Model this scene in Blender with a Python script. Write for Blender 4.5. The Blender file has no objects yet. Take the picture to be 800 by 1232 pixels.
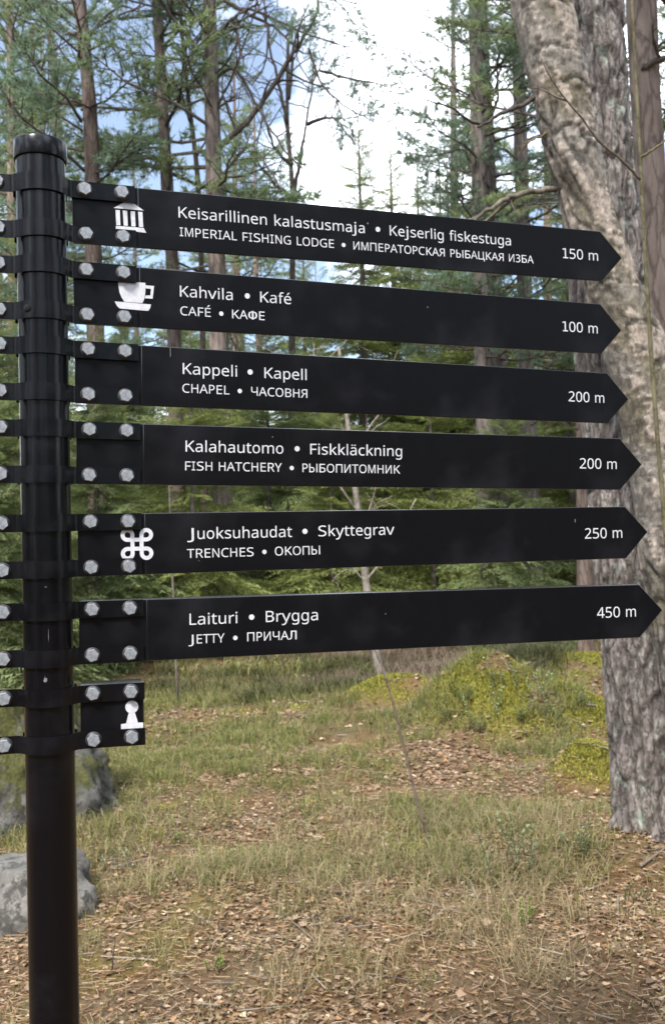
import bpy, math, random
import numpy as np
from mathutils import Vector, noise, geometry
from math import radians as R, sin, cos, pi

# ------------------------------------------------------------------ camera, sky, sun, exposure
sc = bpy.context.scene
COL = sc.collection
F_PX, PITCH, ROLL, EYE = 1165.34, 0.018294, -0.021964, 1.55
AX = Vector((1, 0, 0)); AU = Vector((0, -sin(PITCH), cos(PITCH))); AF = Vector((0, cos(PITCH), sin(PITCH)))
RT = AX * cos(ROLL) + AU * sin(ROLL); UP = -AX * sin(ROLL) + AU * cos(ROLL)
cam = bpy.data.cameras.new('camera'); cam_o = bpy.data.objects.new('camera', cam); COL.objects.link(cam_o)
from mathutils import Matrix
M4 = Matrix((( RT.x, UP.x, -AF.x, 0), (RT.y, UP.y, -AF.y, 0), (RT.z, UP.z, -AF.z, EYE), (0, 0, 0, 1)))
cam_o.matrix_world = M4
cam.sensor_fit = 'VERTICAL'; cam.sensor_height = 5.6; cam.lens = 5.6 * F_PX / 1232
cam.clip_start = .05; cam.clip_end = 2000
cam.dof.use_dof = True; cam.dof.focus_distance = 1.62; cam.dof.aperture_fstop = 1.6
sc.camera = cam_o

SUN_EL, SUN_AZ = 52, 205          # azimuth clockwise from +Y (the view direction): behind the camera, to its left
w = bpy.data.worlds.new("World"); sc.world = w; w.use_nodes = True
nt = w.node_tree; nt.nodes.clear()
def N(nt, t, **k):
    n = nt.nodes.new(t)
    for a, b in k.items(): setattr(n, a, b)
    return n
sky = N(nt, 'ShaderNodeTexSky', sky_type='NISHITA', sun_disc=False, sun_elevation=R(SUN_EL), sun_rotation=R(SUN_AZ), air_density=1.0, dust_density=.6, ozone_density=3.0)
tc = N(nt, 'ShaderNodeTexCoord'); mp = N(nt, 'ShaderNodeMapping'); mp.inputs['Scale'].default_value = (1, 1, 1.9); mp.inputs['Location'].default_value = (4.643, 3.175, 3.669)
nz = N(nt, 'ShaderNodeTexNoise'); nz.inputs['Scale'].default_value = 2.1; nz.inputs['Detail'].default_value = 6; nz.inputs['Roughness'].default_value = .55
rp = N(nt, 'ShaderNodeValToRGB'); rp.color_ramp.elements[0].position = .475; rp.color_ramp.elements[1].position = .59; rp.color_ramp.elements[0].color = (.06, .06, .06, 1)
mx = N(nt, 'ShaderNodeMix', data_type='RGBA'); mx.inputs['B'].default_value = (20, 21, 22.5, 1)
bg = N(nt, 'ShaderNodeBackground'); bg.inputs['Strength'].default_value = .15
wo = N(nt, 'ShaderNodeOutputWorld')
L = nt.links.new
L(tc.outputs['Generated'], mp.inputs['Vector']); L(mp.outputs[0], nz.inputs['Vector']); L(nz.outputs[0], rp.inputs[0])
L(rp.outputs[0], mx.inputs['Factor']); L(sky.outputs[0], mx.inputs['A']); L(mx.outputs['Result'], bg.inputs[0]); L(bg.outputs[0], wo.inputs[0])

sl = bpy.data.lights.new('sun', 'SUN'); sl.energy = 4.4; sl.angle = R(11); sl.color = (1, .95, .87)
so = bpy.data.objects.new('sun', sl); COL.objects.link(so)
sd = Vector((sin(R(SUN_AZ)) * cos(R(SUN_EL)), cos(R(SUN_AZ)) * cos(R(SUN_EL)), sin(R(SUN_EL))))
so.rotation_euler = sd.to_track_quat('Z', 'Y').to_euler(); so.location = (0, -5, 12)

sc.view_settings.view_transform = 'Standard'; sc.view_settings.look = 'None'
sc.view_settings.exposure = 0.58; sc.view_settings.gamma = 1
sc.cycles.use_denoising = True
sc.cycles.max_bounces = 6; sc.cycles.diffuse_bounces = 3; sc.cycles.glossy_bounces = 3; sc.cycles.transmission_bounces = 2; sc.cycles.transparent_max_bounces = 4

# ------------------------------------------------------------------ helpers
rng = np.random.default_rng(7); random.seed(7)
def at(px, py, D):
    """point of the world at depth D seen at a pixel of the 800x1232 photograph"""
    d = RT * ((px - 400) / F_PX) + UP * ((616 - py) / F_PX) + AF
    return Vector((0, 0, EYE)) + d * (D / d.y)

def value_noise(x, y, seed=0):
    xi = np.floor(x).astype(np.int64); yi = np.floor(y).astype(np.int64); xf = x - xi; yf = y - yi
    def h(a, b):
        n = (a * 374761393 + b * 668265263 + seed * 974711) & 0xffffffff
        n = ((n ^ (n >> 13)) * 1274126177) & 0xffffffff
        return ((n ^ (n >> 16)) & 0xffff) / 65535.0
    u = xf * xf * (3 - 2 * xf); v = yf * yf * (3 - 2 * yf)
    return (h(xi, yi) * (1 - u) + h(xi + 1, yi) * u) * (1 - v) + (h(xi, yi + 1) * (1 - u) + h(xi + 1, yi + 1) * u) * v
def fbm(x, y, seed=0, o=4):
    s = 0; a = .5; t = 0
    for k in range(o):
        s = s + a * value_noise(x * 2 ** k, y * 2 ** k, seed + k); t += a; a *= .5
    return s / t

def props(o, label=None, cat=None, group=None, kind=None):
    if label: o['label'] = label
    if cat: o['category'] = cat
    if group: o['group'] = group
    if kind: o['kind'] = kind
    return o
def link(o, parent=None):
    COL.objects.link(o)
    if parent: o.parent = parent
    return o
def empty(name, loc=(0, 0, 0), parent=None):
    o = bpy.data.objects.new(name, None); o.location = loc; o.empty_display_size = .1
    return link(o, parent)

class Acc:
    """gathers geometry (any face sizes) with a colour per vertex, builds one mesh"""
    def __init__(s): s.v = []; s.f = []; s.c = []; s.n = 0
    def add(s, v, f, c=(.5, .5, .5)):
        v = np.asarray(v, dtype=np.float32).reshape(-1, 3)
        c = np.asarray(c, dtype=np.float32)
        if c.ndim == 1: c = np.tile(c[:3], (len(v), 1))
        s.v.append(v); s.c.append(c)
        if isinstance(f, np.ndarray): s.f.append(f + s.n)
        else:
            by = {}
            for q in f: by.setdefault(len(q), []).append(q)
            for q in by.values(): s.f.append(np.array(q) + s.n)
        s.n += len(v)
    def mesh(s, name, mats, smooth=False):
        me = bpy.data.meshes.new(name)
        v = np.concatenate(s.v); me.vertices.add(len(v)); me.vertices.foreach_set('co', v.ravel())
        tot = np.concatenate([np.full(len(f), f.shape[1]) for f in s.f]); li = np.concatenate([f.ravel() for f in s.f])
        me.loops.add(len(li)); me.loops.foreach_set('vertex_index', li.astype(np.int32))
        me.polygons.add(len(tot)); st = np.concatenate([[0], np.cumsum(tot)[:-1]])
        me.polygons.foreach_set('loop_start', st.astype(np.int32))
        a = me.color_attributes.new('tint', 'FLOAT_COLOR', 'POINT')
        c = np.concatenate(s.c); c4 = np.ones((len(c), 4), dtype=np.float32); c4[:, :3] = c; a.data.foreach_set('color', c4.ravel())
        me.update(calc_edges=True)
        if smooth: me.polygons.foreach_set('use_smooth', np.ones(len(tot), dtype=bool))
        for m in (mats if isinstance(mats, (list, tuple)) else [mats]): me.materials.append(m)
        me.validate()
        return me
    def build(s, name, mat, parent=None, smooth=False):
        return link(bpy.data.objects.new(name, s.mesh(name, mat, smooth)), parent)

def tube(pts, rad, n=8, cap=True):
    """rings swept along points; returns verts, faces"""
    P = np.array([tuple(p) for p in pts], dtype=float); rad = np.broadcast_to(np.asarray(rad, float), (len(P),))
    T = np.gradient(P, axis=0); T /= np.linalg.norm(T, axis=1)[:, None] + 1e-12
    ref = np.array([0, 0, 1.]) if abs(T[0][2]) < .8 else np.array([1., 0, 0])
    a = np.cross(T[0], ref); a /= np.linalg.norm(a)
    V = []; ang = np.arange(n) * 2 * pi / n
    for i in range(len(P)):
        a = a - T[i] * (a @ T[i]); a /= np.linalg.norm(a) + 1e-12; b = np.cross(T[i], a)
        V.append(P[i] + rad[i] * (np.cos(ang)[:, None] * a + np.sin(ang)[:, None] * b))
    V = np.concatenate(V); k = np.arange(n); k2 = (k + 1) % n
    Fq = np.concatenate([np.stack([i * n + k, i * n + k2, (i + 1) * n + k2, (i + 1) * n + k], 1) for i in range(len(P) - 1)])
    Fs = [Fq]
    if cap and n > 3:
        Fs = [tuple(q) for q in Fq] + [tuple(range(n - 1, -1, -1)), tuple((len(P) - 1) * n + k)]
        return V, Fs
    return V, Fq

def box(cx, cy, cz, sx, sy, sz):
    v = [(cx + a * sx / 2, cy + b * sy / 2, cz + c * sz / 2) for a in (-1, 1) for b in (-1, 1) for c in (-1, 1)]
    return v, [(0, 1, 3, 2), (4, 6, 7, 5), (0, 4, 5, 1), (2, 3, 7, 6), (0, 2, 6, 4), (1, 5, 7, 3)]

# ------------------------------------------------------------------ materials
def mat(name):
    m = bpy.data.materials.new(name); m.use_nodes = True; nt = m.node_tree
    return m, nt, nt.nodes['Principled BSDF'], nt.links.new
def ramp(nt, els):
    r = N(nt, 'ShaderNodeValToRGB'); e = r.color_ramp.elements
    e[0].position, e[0].color = els[0][0], (*els[0][1], 1); e[1].position, e[1].color = els[-1][0], (*els[-1][1], 1)
    for p, c in els[1:-1]:
        q = e.new(p); q.color = (*c, 1)
    return r
def noise_tex(nt, scale, detail=4, rough=.5, coord='Object', stretch=None):
    t = N(nt, 'ShaderNodeTexCoord'); n = N(nt, 'ShaderNodeTexNoise')
    n.inputs['Scale'].default_value = scale; n.inputs['Detail'].default_value = detail; n.inputs['Roughness'].default_value = rough
    if stretch:
        m = N(nt, 'ShaderNodeMapping'); m.inputs['Scale'].default_value = stretch
        nt.links.new(t.outputs[coord], m.inputs[0]); nt.links.new(m.outputs[0], n.inputs[0])
    else: nt.links.new(t.outputs[coord], n.inputs[0])
    return n
def bump(nt, b, src, strength, dist=.01):
    n = N(nt, 'ShaderNodeBump'); n.inputs['Strength'].default_value = strength; n.inputs['Distance'].default_value = dist
    nt.links.new(src, n.inputs['Height']); nt.links.new(n.outputs[0], b.inputs['Normal']); return n
def mixc(nt, fac, a, b, mode='MIX'):
    m = N(nt, 'ShaderNodeMix', data_type='RGBA', blend_type=mode)
    for s, v in (('Factor', fac), ('A', a), ('B', b)):
        if hasattr(v, 'is_linked'): nt.links.new(v, m.inputs[s])
        elif isinstance(v, (int, float)): m.inputs[s].default_value = v
        else: m.inputs[s].default_value = (*v, 1)
    return m.outputs['Result']

def black_metal(name, base, rough, spec=.5):
    m, nt, b, L = mat(name)
    n = noise_tex(nt, 60, 3); r = N(nt, 'ShaderNodeMapRange'); r.inputs['To Min'].default_value = rough - .05; r.inputs['To Max'].default_value = rough + .09
    L(n.outputs[0], r.inputs[0]); L(r.outputs[0], b.inputs['Roughness'])
    dust = noise_tex(nt, 7, 7, .65); dr = ramp(nt, [(.5, base), (.78, tuple(c * 2.5 + .004 for c in base))]); L(dust.outputs[0], dr.inputs[0]); L(dr.outputs[0], b.inputs['Base Color'])
    b.inputs['Specular IOR Level'].default_value = spec
    fine = noise_tex(nt, 420, 2); bump(nt, b, fine.outputs[0], .03, .001)
    return m
M_POST = black_metal('black_powder_coat', (.0025, .0025, .004), .20, .32)
M_BOARD = black_metal('black_sign_sheet', (.0035, .0035, .0048), .36, .15)
M_STRAP = black_metal('black_strap_steel', (.0025, .0025, .004), .22, .3)
M_EDGE = black_metal('black_sheet_edge', (.006, .006, .008), .22, .7)
m, nt, b, L = mat('white_print'); b.inputs['Base Color'].default_value = (.72, .72, .76, 1); b.inputs['Roughness'].default_value = .5
n = noise_tex(nt, 90, 3); r = ramp(nt, [(.3, (.50, .50, .54)), (.7, (.64, .64, .69))]); L(n.outputs[0], r.inputs[0]); L(r.outputs[0], b.inputs['Base Color']); M_WHITE = m
m, nt, b, L = mat('galvanised_steel'); b.inputs['Metallic'].default_value = .35; b.inputs['Roughness'].default_value = .5
n = noise_tex(nt, 160, 4, .6); r = ramp(nt, [(.3, (.18, .19, .215)), (.7, (.35, .37, .40))]); L(n.outputs[0], r.inputs[0]); L(r.outputs[0], b.inputs['Base Color']); M_BOLT = m
m, nt, b, L = mat('washer_shadow_tone'); b.inputs['Base Color'].default_value = (.03, .03, .034, 1); b.inputs['Roughness'].default_value = .5; M_WASH = m  # washers coloured dark to paint the shadow ring round each bolt head

def leafy(name, trans=.35, rough=.6, sat=1.0):
    """colour from the vertex tint, with light passing through"""
    m, nt, b, L = mat(name); a = N(nt, 'ShaderNodeAttribute', attribute_name='tint')
    L(a.outputs['Color'], b.inputs['Base Color']); b.inputs['Roughness'].default_value = rough; b.inputs['Specular IOR Level'].default_value = .25
    t = N(nt, 'ShaderNodeBsdfTranslucent'); g = mixc(nt, 1.0, a.outputs['Color'], (1.1, 1.12, .9), 'MULTIPLY'); L(g, t.inputs[0])
    mxs = N(nt, 'ShaderNodeMixShader'); mxs.inputs[0].default_value = trans
    L(b.outputs[0], mxs.inputs[1]); L(t.outputs[0], mxs.inputs[2]); L(mxs.outputs[0], nt.nodes['Material Output'].inputs['Surface'])
    return m
M_NEEDLE = leafy('needles', .4); M_GRASS = leafy('grass_blades', .35); M_LITTER = leafy('dead_leaves', .15, .75); M_LEAF = leafy('fresh_leaves', .3, .4); M_MOSS = leafy('moss_fuzz', .3, .9)

def bark(name, cols, scale=9, stretch=(1, 1, .22), bstr=.6, lichen=None):
    m, nt, b, L = mat(name)
    n = noise_tex(nt, scale, 8, .65, stretch=stretch); v = N(nt, 'ShaderNodeTexVoronoi', feature='DISTANCE_TO_EDGE'); v.inputs['Scale'].default_value = scale * 1.6
    mp = N(nt, 'ShaderNodeMapping'); mp.inputs['Scale'].default_value = stretch; tcn = N(nt, 'ShaderNodeTexCoord'); L(tcn.outputs['Object'], mp.inputs[0])
    wv = mixc(nt, .12, mp.outputs[0], n.outputs[1]); L(wv, v.inputs[0])
    r = ramp(nt, cols); L(n.outputs[0], r.inputs[0]); c = r.outputs[0]
    vr = ramp(nt, [(0, (.45, .43, .42)), (.12, (1, 1, 1))]); L(v.outputs['Distance'], vr.inputs[0]); c = mixc(nt, .8, c, vr.outputs[0], 'MULTIPLY')
    if lichen:
        l = noise_tex(nt, 11, 6, .7); lr = ramp(nt, [(.56, (0, 0, 0)), (.64, (1, 1, 1))]); L(l.outputs[0], lr.inputs[0]); c = mixc(nt, lr.outputs[0], c, lichen)
    tint = N(nt, 'ShaderNodeAttribute', attribute_name='tint'); c = mixc(nt, 1.0, c, tint.outputs['Color'], 'MULTIPLY')
    L(c, b.inputs['Base Color']); b.inputs['Roughness'].default_value = .9; b.inputs['Specular IOR Level'].default_value = .2
    ad = N(nt, 'ShaderNodeMath', operation='ADD'); L(n.outputs[0], ad.inputs[0]); L(vr.outputs[0], ad.inputs[1]); bump(nt, b, ad.outputs[0], bstr, .012)
    return m
M_PINEBARK = bark('grey_pine_bark', [(.3, (.085, .07, .062)), (.5, (.165, .14, .128)), (.7, (.25, .225, .21))])
M_REDBARK = bark('reddish_pine_bark', [(.3, (.115, .082, .066)), (.5, (.215, .158, .13)), (.7, (.30, .235, .20))])
M_TWIG = bark('twig_bark', [(.3, (.06, .048, .04)), (.7, (.13, .11, .095))], 14, (1, 1, .5), .3)
M_PALETWIG = bark('pale_twig_bark', [(.3, (.16, .14, .12)), (.7, (.34, .31, .28))], 14, (1, 1, .5), .3)
M_BIGPINE = bark('furrowed_pine_bark', [(.28, (.105, .088, .08)), (.5, (.22, .19, .178)), (.72, (.33, .30, .285))], 20, (1, 1, .35), .7, (.30, .33, .29))
GLYPHS = {
    '0': (636, ['582,365,581,330,579,297,576,265,572,235,567,207,555,163,540,124,521,89,498,59,470,35,439,15,403,1,362,-7,317,-10,261,-5,212,10,170,35,134,69,105,112,83,163,73,198,65,236,59,276,56,319,54,365,56,410,59,454,64,494,71,531,81,566,102,618,130,660,165,694,207,719,258,733,317,738,373,733,422,719,465,694,501,660,530,618,553,566,563,531,571,494,577,454,580,410', '152,365,153,326,155,290,158,257,163,226,168,199,181,158,199,125,221,99,247,81,280,70,317,66,354,70,386,81,413,99,435,124,453,157,466,198,472,226,477,257,480,290,482,326,483,365,482,403,480,439,477,472,472,502,466,530,453,570,435,603,413,629,386,647,354,658,317,662,280,658,247,647,221,629,199,603,181,570,168,530,163,502,158,472,155,439,153,403']),
    '1': (636, ['139,83,301,83,301,638,127,601,127,691,300,727,404,727,404,83,564,83,564,0,139,0']),
    '2': (636, ['578,0,53,0,53,74,261,267,362,365,388,393,408,421,425,449,436,477,444,507,446,539,442,576,429,606,407,630,378,647,345,657,306,661,269,659,235,653,204,643,175,629,145,612,115,592,62,652,131,696,156,708,183,718,212,726,242,732,273,736,306,737,353,735,396,727,434,714,467,696,494,674,516,647,533,616,543,582,546,544,543,507,535,471,520,437,501,404,477,371,449,339,342,235,177,86,177,82,578,82']),
    '4': (636, ['614,165,498,165,498,0,404,0,404,165,23,165,23,241,397,731,498,731,498,245,614,245', '404,475,404,523,406,564,407,601,409,636,405,636,383,594,357,556,119,245,404,245']),
    '5': (636, ['306,446,358,443,405,435,447,421,484,401,515,377,540,348,558,314,569,275,573,232,569,184,557,141,537,102,510,69,476,41,435,19,388,3,335,-7,276,-10,236,-9,197,-6,161,0,127,8,96,18,70,30,70,114,99,100,131,88,167,79,205,72,241,68,277,66,314,68,349,74,380,83,407,96,430,114,448,135,462,160,470,190,473,223,467,267,451,303,425,332,387,354,336,366,274,371,202,366,138,355,89,384,119,727,517,727,517,646,202,646,183,435,235,442']),
    'A': (684, ['583,0,491,225,188,225,97,0,0,0,299,730,385,730,683,0', '377,527,366,556,352,600,340,636,329,594,317,556,307,527,221,307,462,307']),
    'B': (686, ['318,727,371,726,420,721,462,713,500,701,531,687,557,668,578,645,592,617,601,584,604,547,602,519,596,494,587,471,575,450,558,432,539,416,516,403,490,393,460,386,460,381,491,375,519,366,546,354,570,340,590,321,607,299,619,273,626,242,629,207,625,165,615,127,597,94,573,66,543,42,507,24,466,11,419,3,367,0,102,0,102,727', '337,418,395,421,439,431,470,448,490,471,502,501,506,537,501,573,486,602,462,623,427,637,380,646,322,649,197,649,197,418', '197,341,197,77,349,77,409,82,456,94,489,115,510,143,523,176,528,214,526,239,520,261,510,281,496,299,477,313,452,325,422,334,385,339,342,341']),
    'C': (698, ['445,657,404,655,367,648,331,637,299,622,270,602,245,579,223,552,205,521,191,486,181,448,174,408,172,364,174,329,177,296,183,264,192,235,203,208,226,167,256,133,293,106,337,86,387,74,444,70,478,71,511,74,542,78,633,99,633,19,603,10,573,3,542,-3,508,-7,471,-9,430,-10,383,-8,340,-3,299,6,262,19,229,36,198,56,171,78,146,105,125,134,108,166,93,201,82,238,74,278,69,320,67,365,68,397,71,428,76,458,83,488,92,515,111,559,136,598,165,633,200,664,239,690,284,710,333,725,387,734,446,737,486,736,525,732,563,726,599,718,633,707,664,695,624,617,543,645,512,651,479,655']),
    'D': (771, ['707,371,705,323,699,279,690,238,676,201,660,166,639,135,615,107,589,82,558,60,525,42,488,27,449,15,406,7,361,2,313,0,102,0,102,727,335,727,379,726,421,721,461,713,498,701,532,686,564,669,593,648,619,624,641,597,661,567,678,534,690,498,699,458,705,416', '606,368,605,405,601,440,594,471,585,500,573,527,547,564,515,595,476,619,430,635,379,645,321,649,198,649,198,78,300,78,358,81,410,90,456,105,496,125,530,151,557,183,579,221,594,264,603,313']),
    'E': (632, ['564,0,110,0,110,727,564,727,564,647,213,647,213,420,543,420,543,340,213,340,213,81,564,81']),
    'F': (575, ['207,0,107,0,107,727,550,727,550,647,207,647,207,389,528,389,528,309,207,309']),
    'G': (775, ['433,384,696,384,696,28,655,16,613,6,572,-1,528,-6,480,-9,429,-10,383,-8,340,-3,301,6,264,19,230,35,199,55,171,78,147,103,125,132,107,164,92,199,80,237,72,276,67,319,65,364,67,408,72,450,82,489,95,527,112,561,132,593,156,622,183,648,213,671,246,691,283,708,323,721,365,730,410,736,459,737,501,736,541,732,580,726,617,718,652,707,686,695,649,615,621,626,591,636,558,645,524,651,489,655,453,657,418,655,385,651,354,644,325,634,298,621,258,594,225,560,199,520,187,493,177,463,170,432,166,399,165,364,166,330,170,297,176,267,184,238,194,210,218,169,248,134,286,106,313,93,343,83,376,75,412,71,451,69,537,74,600,87,600,303,433,303']),
    'H': (751, ['652,0,561,0,561,339,190,339,190,0,98,0,98,727,190,727,190,420,561,420,561,727,652,727']),
    'I': (421, ['69,727,352,727,352,644,245,644,245,83,352,83,352,0,69,0,69,83,176,83,176,644,69,644']),
    'J': (455, ['-7,-194,-77,-190,-130,-180,-130,-103,-73,-110,-10,-113,17,-112,44,-108,69,-103,93,-94,113,-82,130,-67,143,-48,151,-24,153,4,153,727,303,727,303,11,299,-33,286,-71,265,-104,236,-132,200,-154,157,-172,107,-184,53,-191']),
    'K': (693, ['693,0,574,0,291,347,209,282,209,0,109,0,109,727,209,727,209,369,278,438,347,507,563,727,681,727,364,410']),
    'L': (557, ['103,0,103,727,199,727,199,82,530,82,530,0']),
    'M': (843, ['383,0,164,638,161,638,164,586,166,517,167,441,167,0,90,0,90,727,214,727,418,131,422,131,630,727,753,727,753,0,670,0,670,447,671,518,674,584,677,637,673,637,452,0']),
    'N': (748, ['653,0,549,0,173,604,169,604,173,548,176,480,177,406,177,0,95,0,95,727,198,727,573,125,577,125,574,174,571,245,570,317,570,727,653,727']),
    'O': (787, ['726,365,725,331,722,300,718,269,712,239,704,211,688,168,667,128,641,93,611,62,577,37,538,16,494,2,446,-7,394,-10,340,-7,291,2,247,17,208,37,173,63,143,93,118,128,97,168,82,212,74,240,69,270,65,300,62,332,61,366,63,409,67,451,75,490,85,527,98,561,114,593,133,622,155,648,180,671,208,692,239,708,274,722,311,731,351,737,395,738,437,737,476,731,512,722,546,709,576,692,604,672,630,649,652,623,671,594,688,562,701,527,712,490,720,450,724,409', '157,365,158,329,161,295,166,264,173,234,182,207,202,166,228,132,260,105,299,85,343,73,394,69,445,73,490,85,528,105,559,132,585,166,605,207,614,234,621,264,626,295,629,329,630,365,628,417,621,465,609,508,594,546,573,580,548,608,518,630,482,645,441,655,395,658,344,654,299,642,260,623,228,596,202,562,182,522,173,495,166,465,161,434,158,400']),
    'P': (603, ['285,727,338,725,385,718,425,707,460,691,488,671,511,647,529,619,542,587,550,552,552,513,551,484,546,455,538,427,526,401,510,376,490,353,466,333,437,316,403,302,363,292,319,285,268,283,186,283,186,0,97,0,97,727', '277,649,186,649,186,362,258,362,301,363,338,368,371,376,398,388,420,404,437,424,450,448,457,476,459,509,455,552,440,587,416,614,381,633,335,645']),
    'R': (695, ['329,727,391,725,445,717,492,704,531,686,563,664,588,636,605,602,616,564,619,520,616,484,609,452,596,424,578,400,559,379,536,362,511,348,486,336,459,326,678,0,561,0,368,300,209,300,209,0,108,0,108,727', '323,648,209,648,209,378,329,378,387,382,435,393,470,413,495,440,510,475,515,516,513,546,506,572,495,593,478,610,457,624,431,634,400,642,364,646']),
    'S': (684, ['625,195,621,153,608,116,587,84,557,56,521,33,477,14,426,1,370,-7,308,-10,212,-6,130,6,64,24,64,112,96,102,133,92,175,83,220,75,266,71,313,69,354,71,391,76,424,84,451,94,473,108,491,124,503,143,511,164,513,186,511,209,505,229,495,247,479,262,458,277,431,292,396,306,354,320,304,336,204,373,177,387,153,402,132,419,115,436,100,456,89,477,81,499,76,525,75,552,79,589,91,622,111,651,138,677,172,698,211,715,256,727,305,735,359,737,406,736,451,732,493,726,533,718,570,708,604,697,569,618,469,646,432,652,395,656,356,657,321,655,290,651,263,644,240,634,221,621,207,606,196,590,190,571,188,551,190,528,196,508,207,490,222,474,242,460,268,446,299,433,338,419,383,404,432,388,476,372,515,354,548,335,576,313,597,289,613,262,622,230']),
    'T': (616, ['358,0,258,0,258,647,11,647,11,727,604,727,604,647,358,647']),
    'Y': (615, ['307,370,510,727,615,727,356,282,356,0,259,0,259,278,0,727,106,727']),
    'a': (601, ['309,555,348,553,384,548,415,539,442,527,464,511,492,476,509,430,514,372,514,0,446,0,427,77,423,77,407,59,390,42,372,28,354,16,334,6,312,-1,288,-6,261,-9,230,-10,197,-8,166,-3,138,7,112,21,91,39,73,61,60,87,52,117,49,152,57,202,79,244,117,277,147,294,182,307,224,316,271,323,325,326,422,329,422,362,419,402,408,434,391,456,367,471,338,480,303,483,274,481,245,477,217,470,141,441,112,508,139,520,169,531,201,541,236,549,272,553', '336,264,272,258,223,247,188,231,165,210,151,183,147,151,150,123,160,101,176,84,198,72,223,64,252,62,298,66,338,79,373,100,400,130,416,170,421,218,421,267']),
    'c': (521, ['326,-10,276,-7,230,3,188,19,151,43,120,73,94,111,82,137,72,166,65,198,61,233,60,270,61,309,65,345,73,377,83,407,96,434,122,472,155,503,193,527,235,543,282,553,332,556,361,555,390,552,418,547,444,541,466,534,485,527,456,452,395,470,372,474,351,477,330,478,293,475,261,467,233,454,210,436,191,413,177,385,167,352,161,314,158,271,161,230,167,193,177,160,191,132,210,109,232,91,259,78,290,70,325,67,355,68,383,71,409,76,475,99,475,19,455,11,434,3,411,-3,386,-7,357,-9']),
    'd': (623, ['279,-10,240,-7,204,1,172,15,142,35,116,61,95,92,78,128,65,171,58,218,56,272,58,325,66,373,78,416,95,453,117,484,143,510,172,530,205,545,241,553,280,556,307,555,331,551,354,545,374,537,392,528,408,516,423,504,436,490,448,476,454,476,450,515,448,556,448,774,537,774,537,0,465,0,452,73,448,73,436,58,423,44,408,31,392,19,373,9,353,1,331,-5,306,-9', '293,64,344,69,385,85,414,112,433,148,445,196,449,255,449,271,447,310,443,345,437,376,427,404,415,427,387,457,346,476,292,482,248,475,212,456,184,424,171,400,161,372,154,341,149,307,148,270,149,233,154,199,161,168,171,141,184,118,212,88,248,70']),
    'e': (596, ['309,556,355,553,397,542,434,526,466,502,493,474,514,439,530,400,539,357,542,310,542,256,154,256,161,199,177,152,203,115,239,88,283,72,335,66,370,67,401,70,431,76,517,104,517,25,488,14,459,5,431,-2,401,-6,368,-9,331,-10,279,-7,232,4,189,21,150,46,118,77,93,116,80,142,70,170,64,201,59,234,58,269,59,304,63,337,69,367,78,396,89,423,113,462,142,495,177,521,217,541,261,552', '308,483,266,478,231,464,202,441,180,410,165,372,156,327,445,327,443,357,438,384,430,408,419,430,404,448,385,463,363,474,337,481']),
    'f': (352, ['340,477,202,477,202,0,112,0,112,477,15,477,15,518,112,549,112,581,114,624,121,662,132,695,149,721,169,743,193,759,222,770,254,777,290,779,349,774,396,761,372,690,335,701,291,706,263,702,241,692,224,676,211,652,204,621,202,582,202,546,340,546']),
    'g': (623, ['279,556,313,554,345,547,375,536,403,520,427,499,449,474,454,474,466,546,537,546,537,-9,534,-58,525,-101,511,-139,490,-171,463,-197,431,-218,391,-233,346,-242,294,-244,256,-244,220,-241,186,-236,154,-229,125,-220,98,-210,98,-127,125,-140,155,-150,188,-159,224,-165,260,-169,299,-170,342,-165,379,-152,409,-129,431,-98,444,-60,449,-16,449,5,450,40,452,72,448,72,427,47,404,26,377,10,348,-1,315,-8,280,-10,239,-7,203,2,170,17,141,37,115,64,94,96,77,133,65,175,58,221,56,272,58,322,65,368,77,409,94,446,115,479,140,507,170,528,202,544,239,553', '291,481,262,478,236,470,213,456,194,437,177,414,165,385,155,351,150,313,148,271,149,232,154,198,161,167,172,140,185,117,213,87,249,69,293,63,319,64,343,68,364,74,382,82,398,94,412,107,424,124,433,144,441,166,446,191,449,219,450,251,450,272,448,318,442,358,433,392,420,420,402,442,381,459,355,471,325,478']),
    'h': (633, ['177,547,176,507,172,471,178,471,191,488,206,504,222,517,241,529,260,538,282,545,304,551,326,554,349,555,391,553,428,546,460,534,488,518,510,496,528,470,540,437,548,399,550,355,550,0,461,0,461,349,458,390,448,423,431,448,408,466,377,477,338,481,300,478,268,471,242,458,221,440,204,418,192,391,184,359,179,323,177,282,177,0,87,0,87,774,177,774']),
    'i': (274, ['184,546,184,0,90,0,90,546', '138,751,152,749,164,744,176,737,185,726,190,711,192,694,190,676,185,662,176,651,164,643,152,638,138,637,123,638,110,643,99,651,90,662,85,676,83,694,85,711,90,726,99,737,110,744,123,749']),
    'j': (344, ['29,-244,-29,-241,-73,-232,-73,-160,-32,-167,15,-170,41,-168,65,-162,85,-152,101,-137,110,-114,113,-85,113,546,231,546,231,-82,228,-114,221,-143,209,-169,193,-192,171,-210,144,-225,112,-236,73,-242', '104,694,106,711,113,726,124,737,138,744,155,749,173,751,190,749,206,744,221,737,232,726,239,711,241,694,239,676,232,662,221,651,206,643,190,638,173,637,155,638,138,643,124,651,113,662,106,676']),
    'k': (592, ['191,370,189,327,186,281,191,281,211,305,238,336,262,362,451,546,565,546,325,313,582,0,465,0,258,255,191,201,191,0,94,0,94,774,191,774']),
    'l': (274, ['184,0,90,0,90,774,184,774']),
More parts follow.
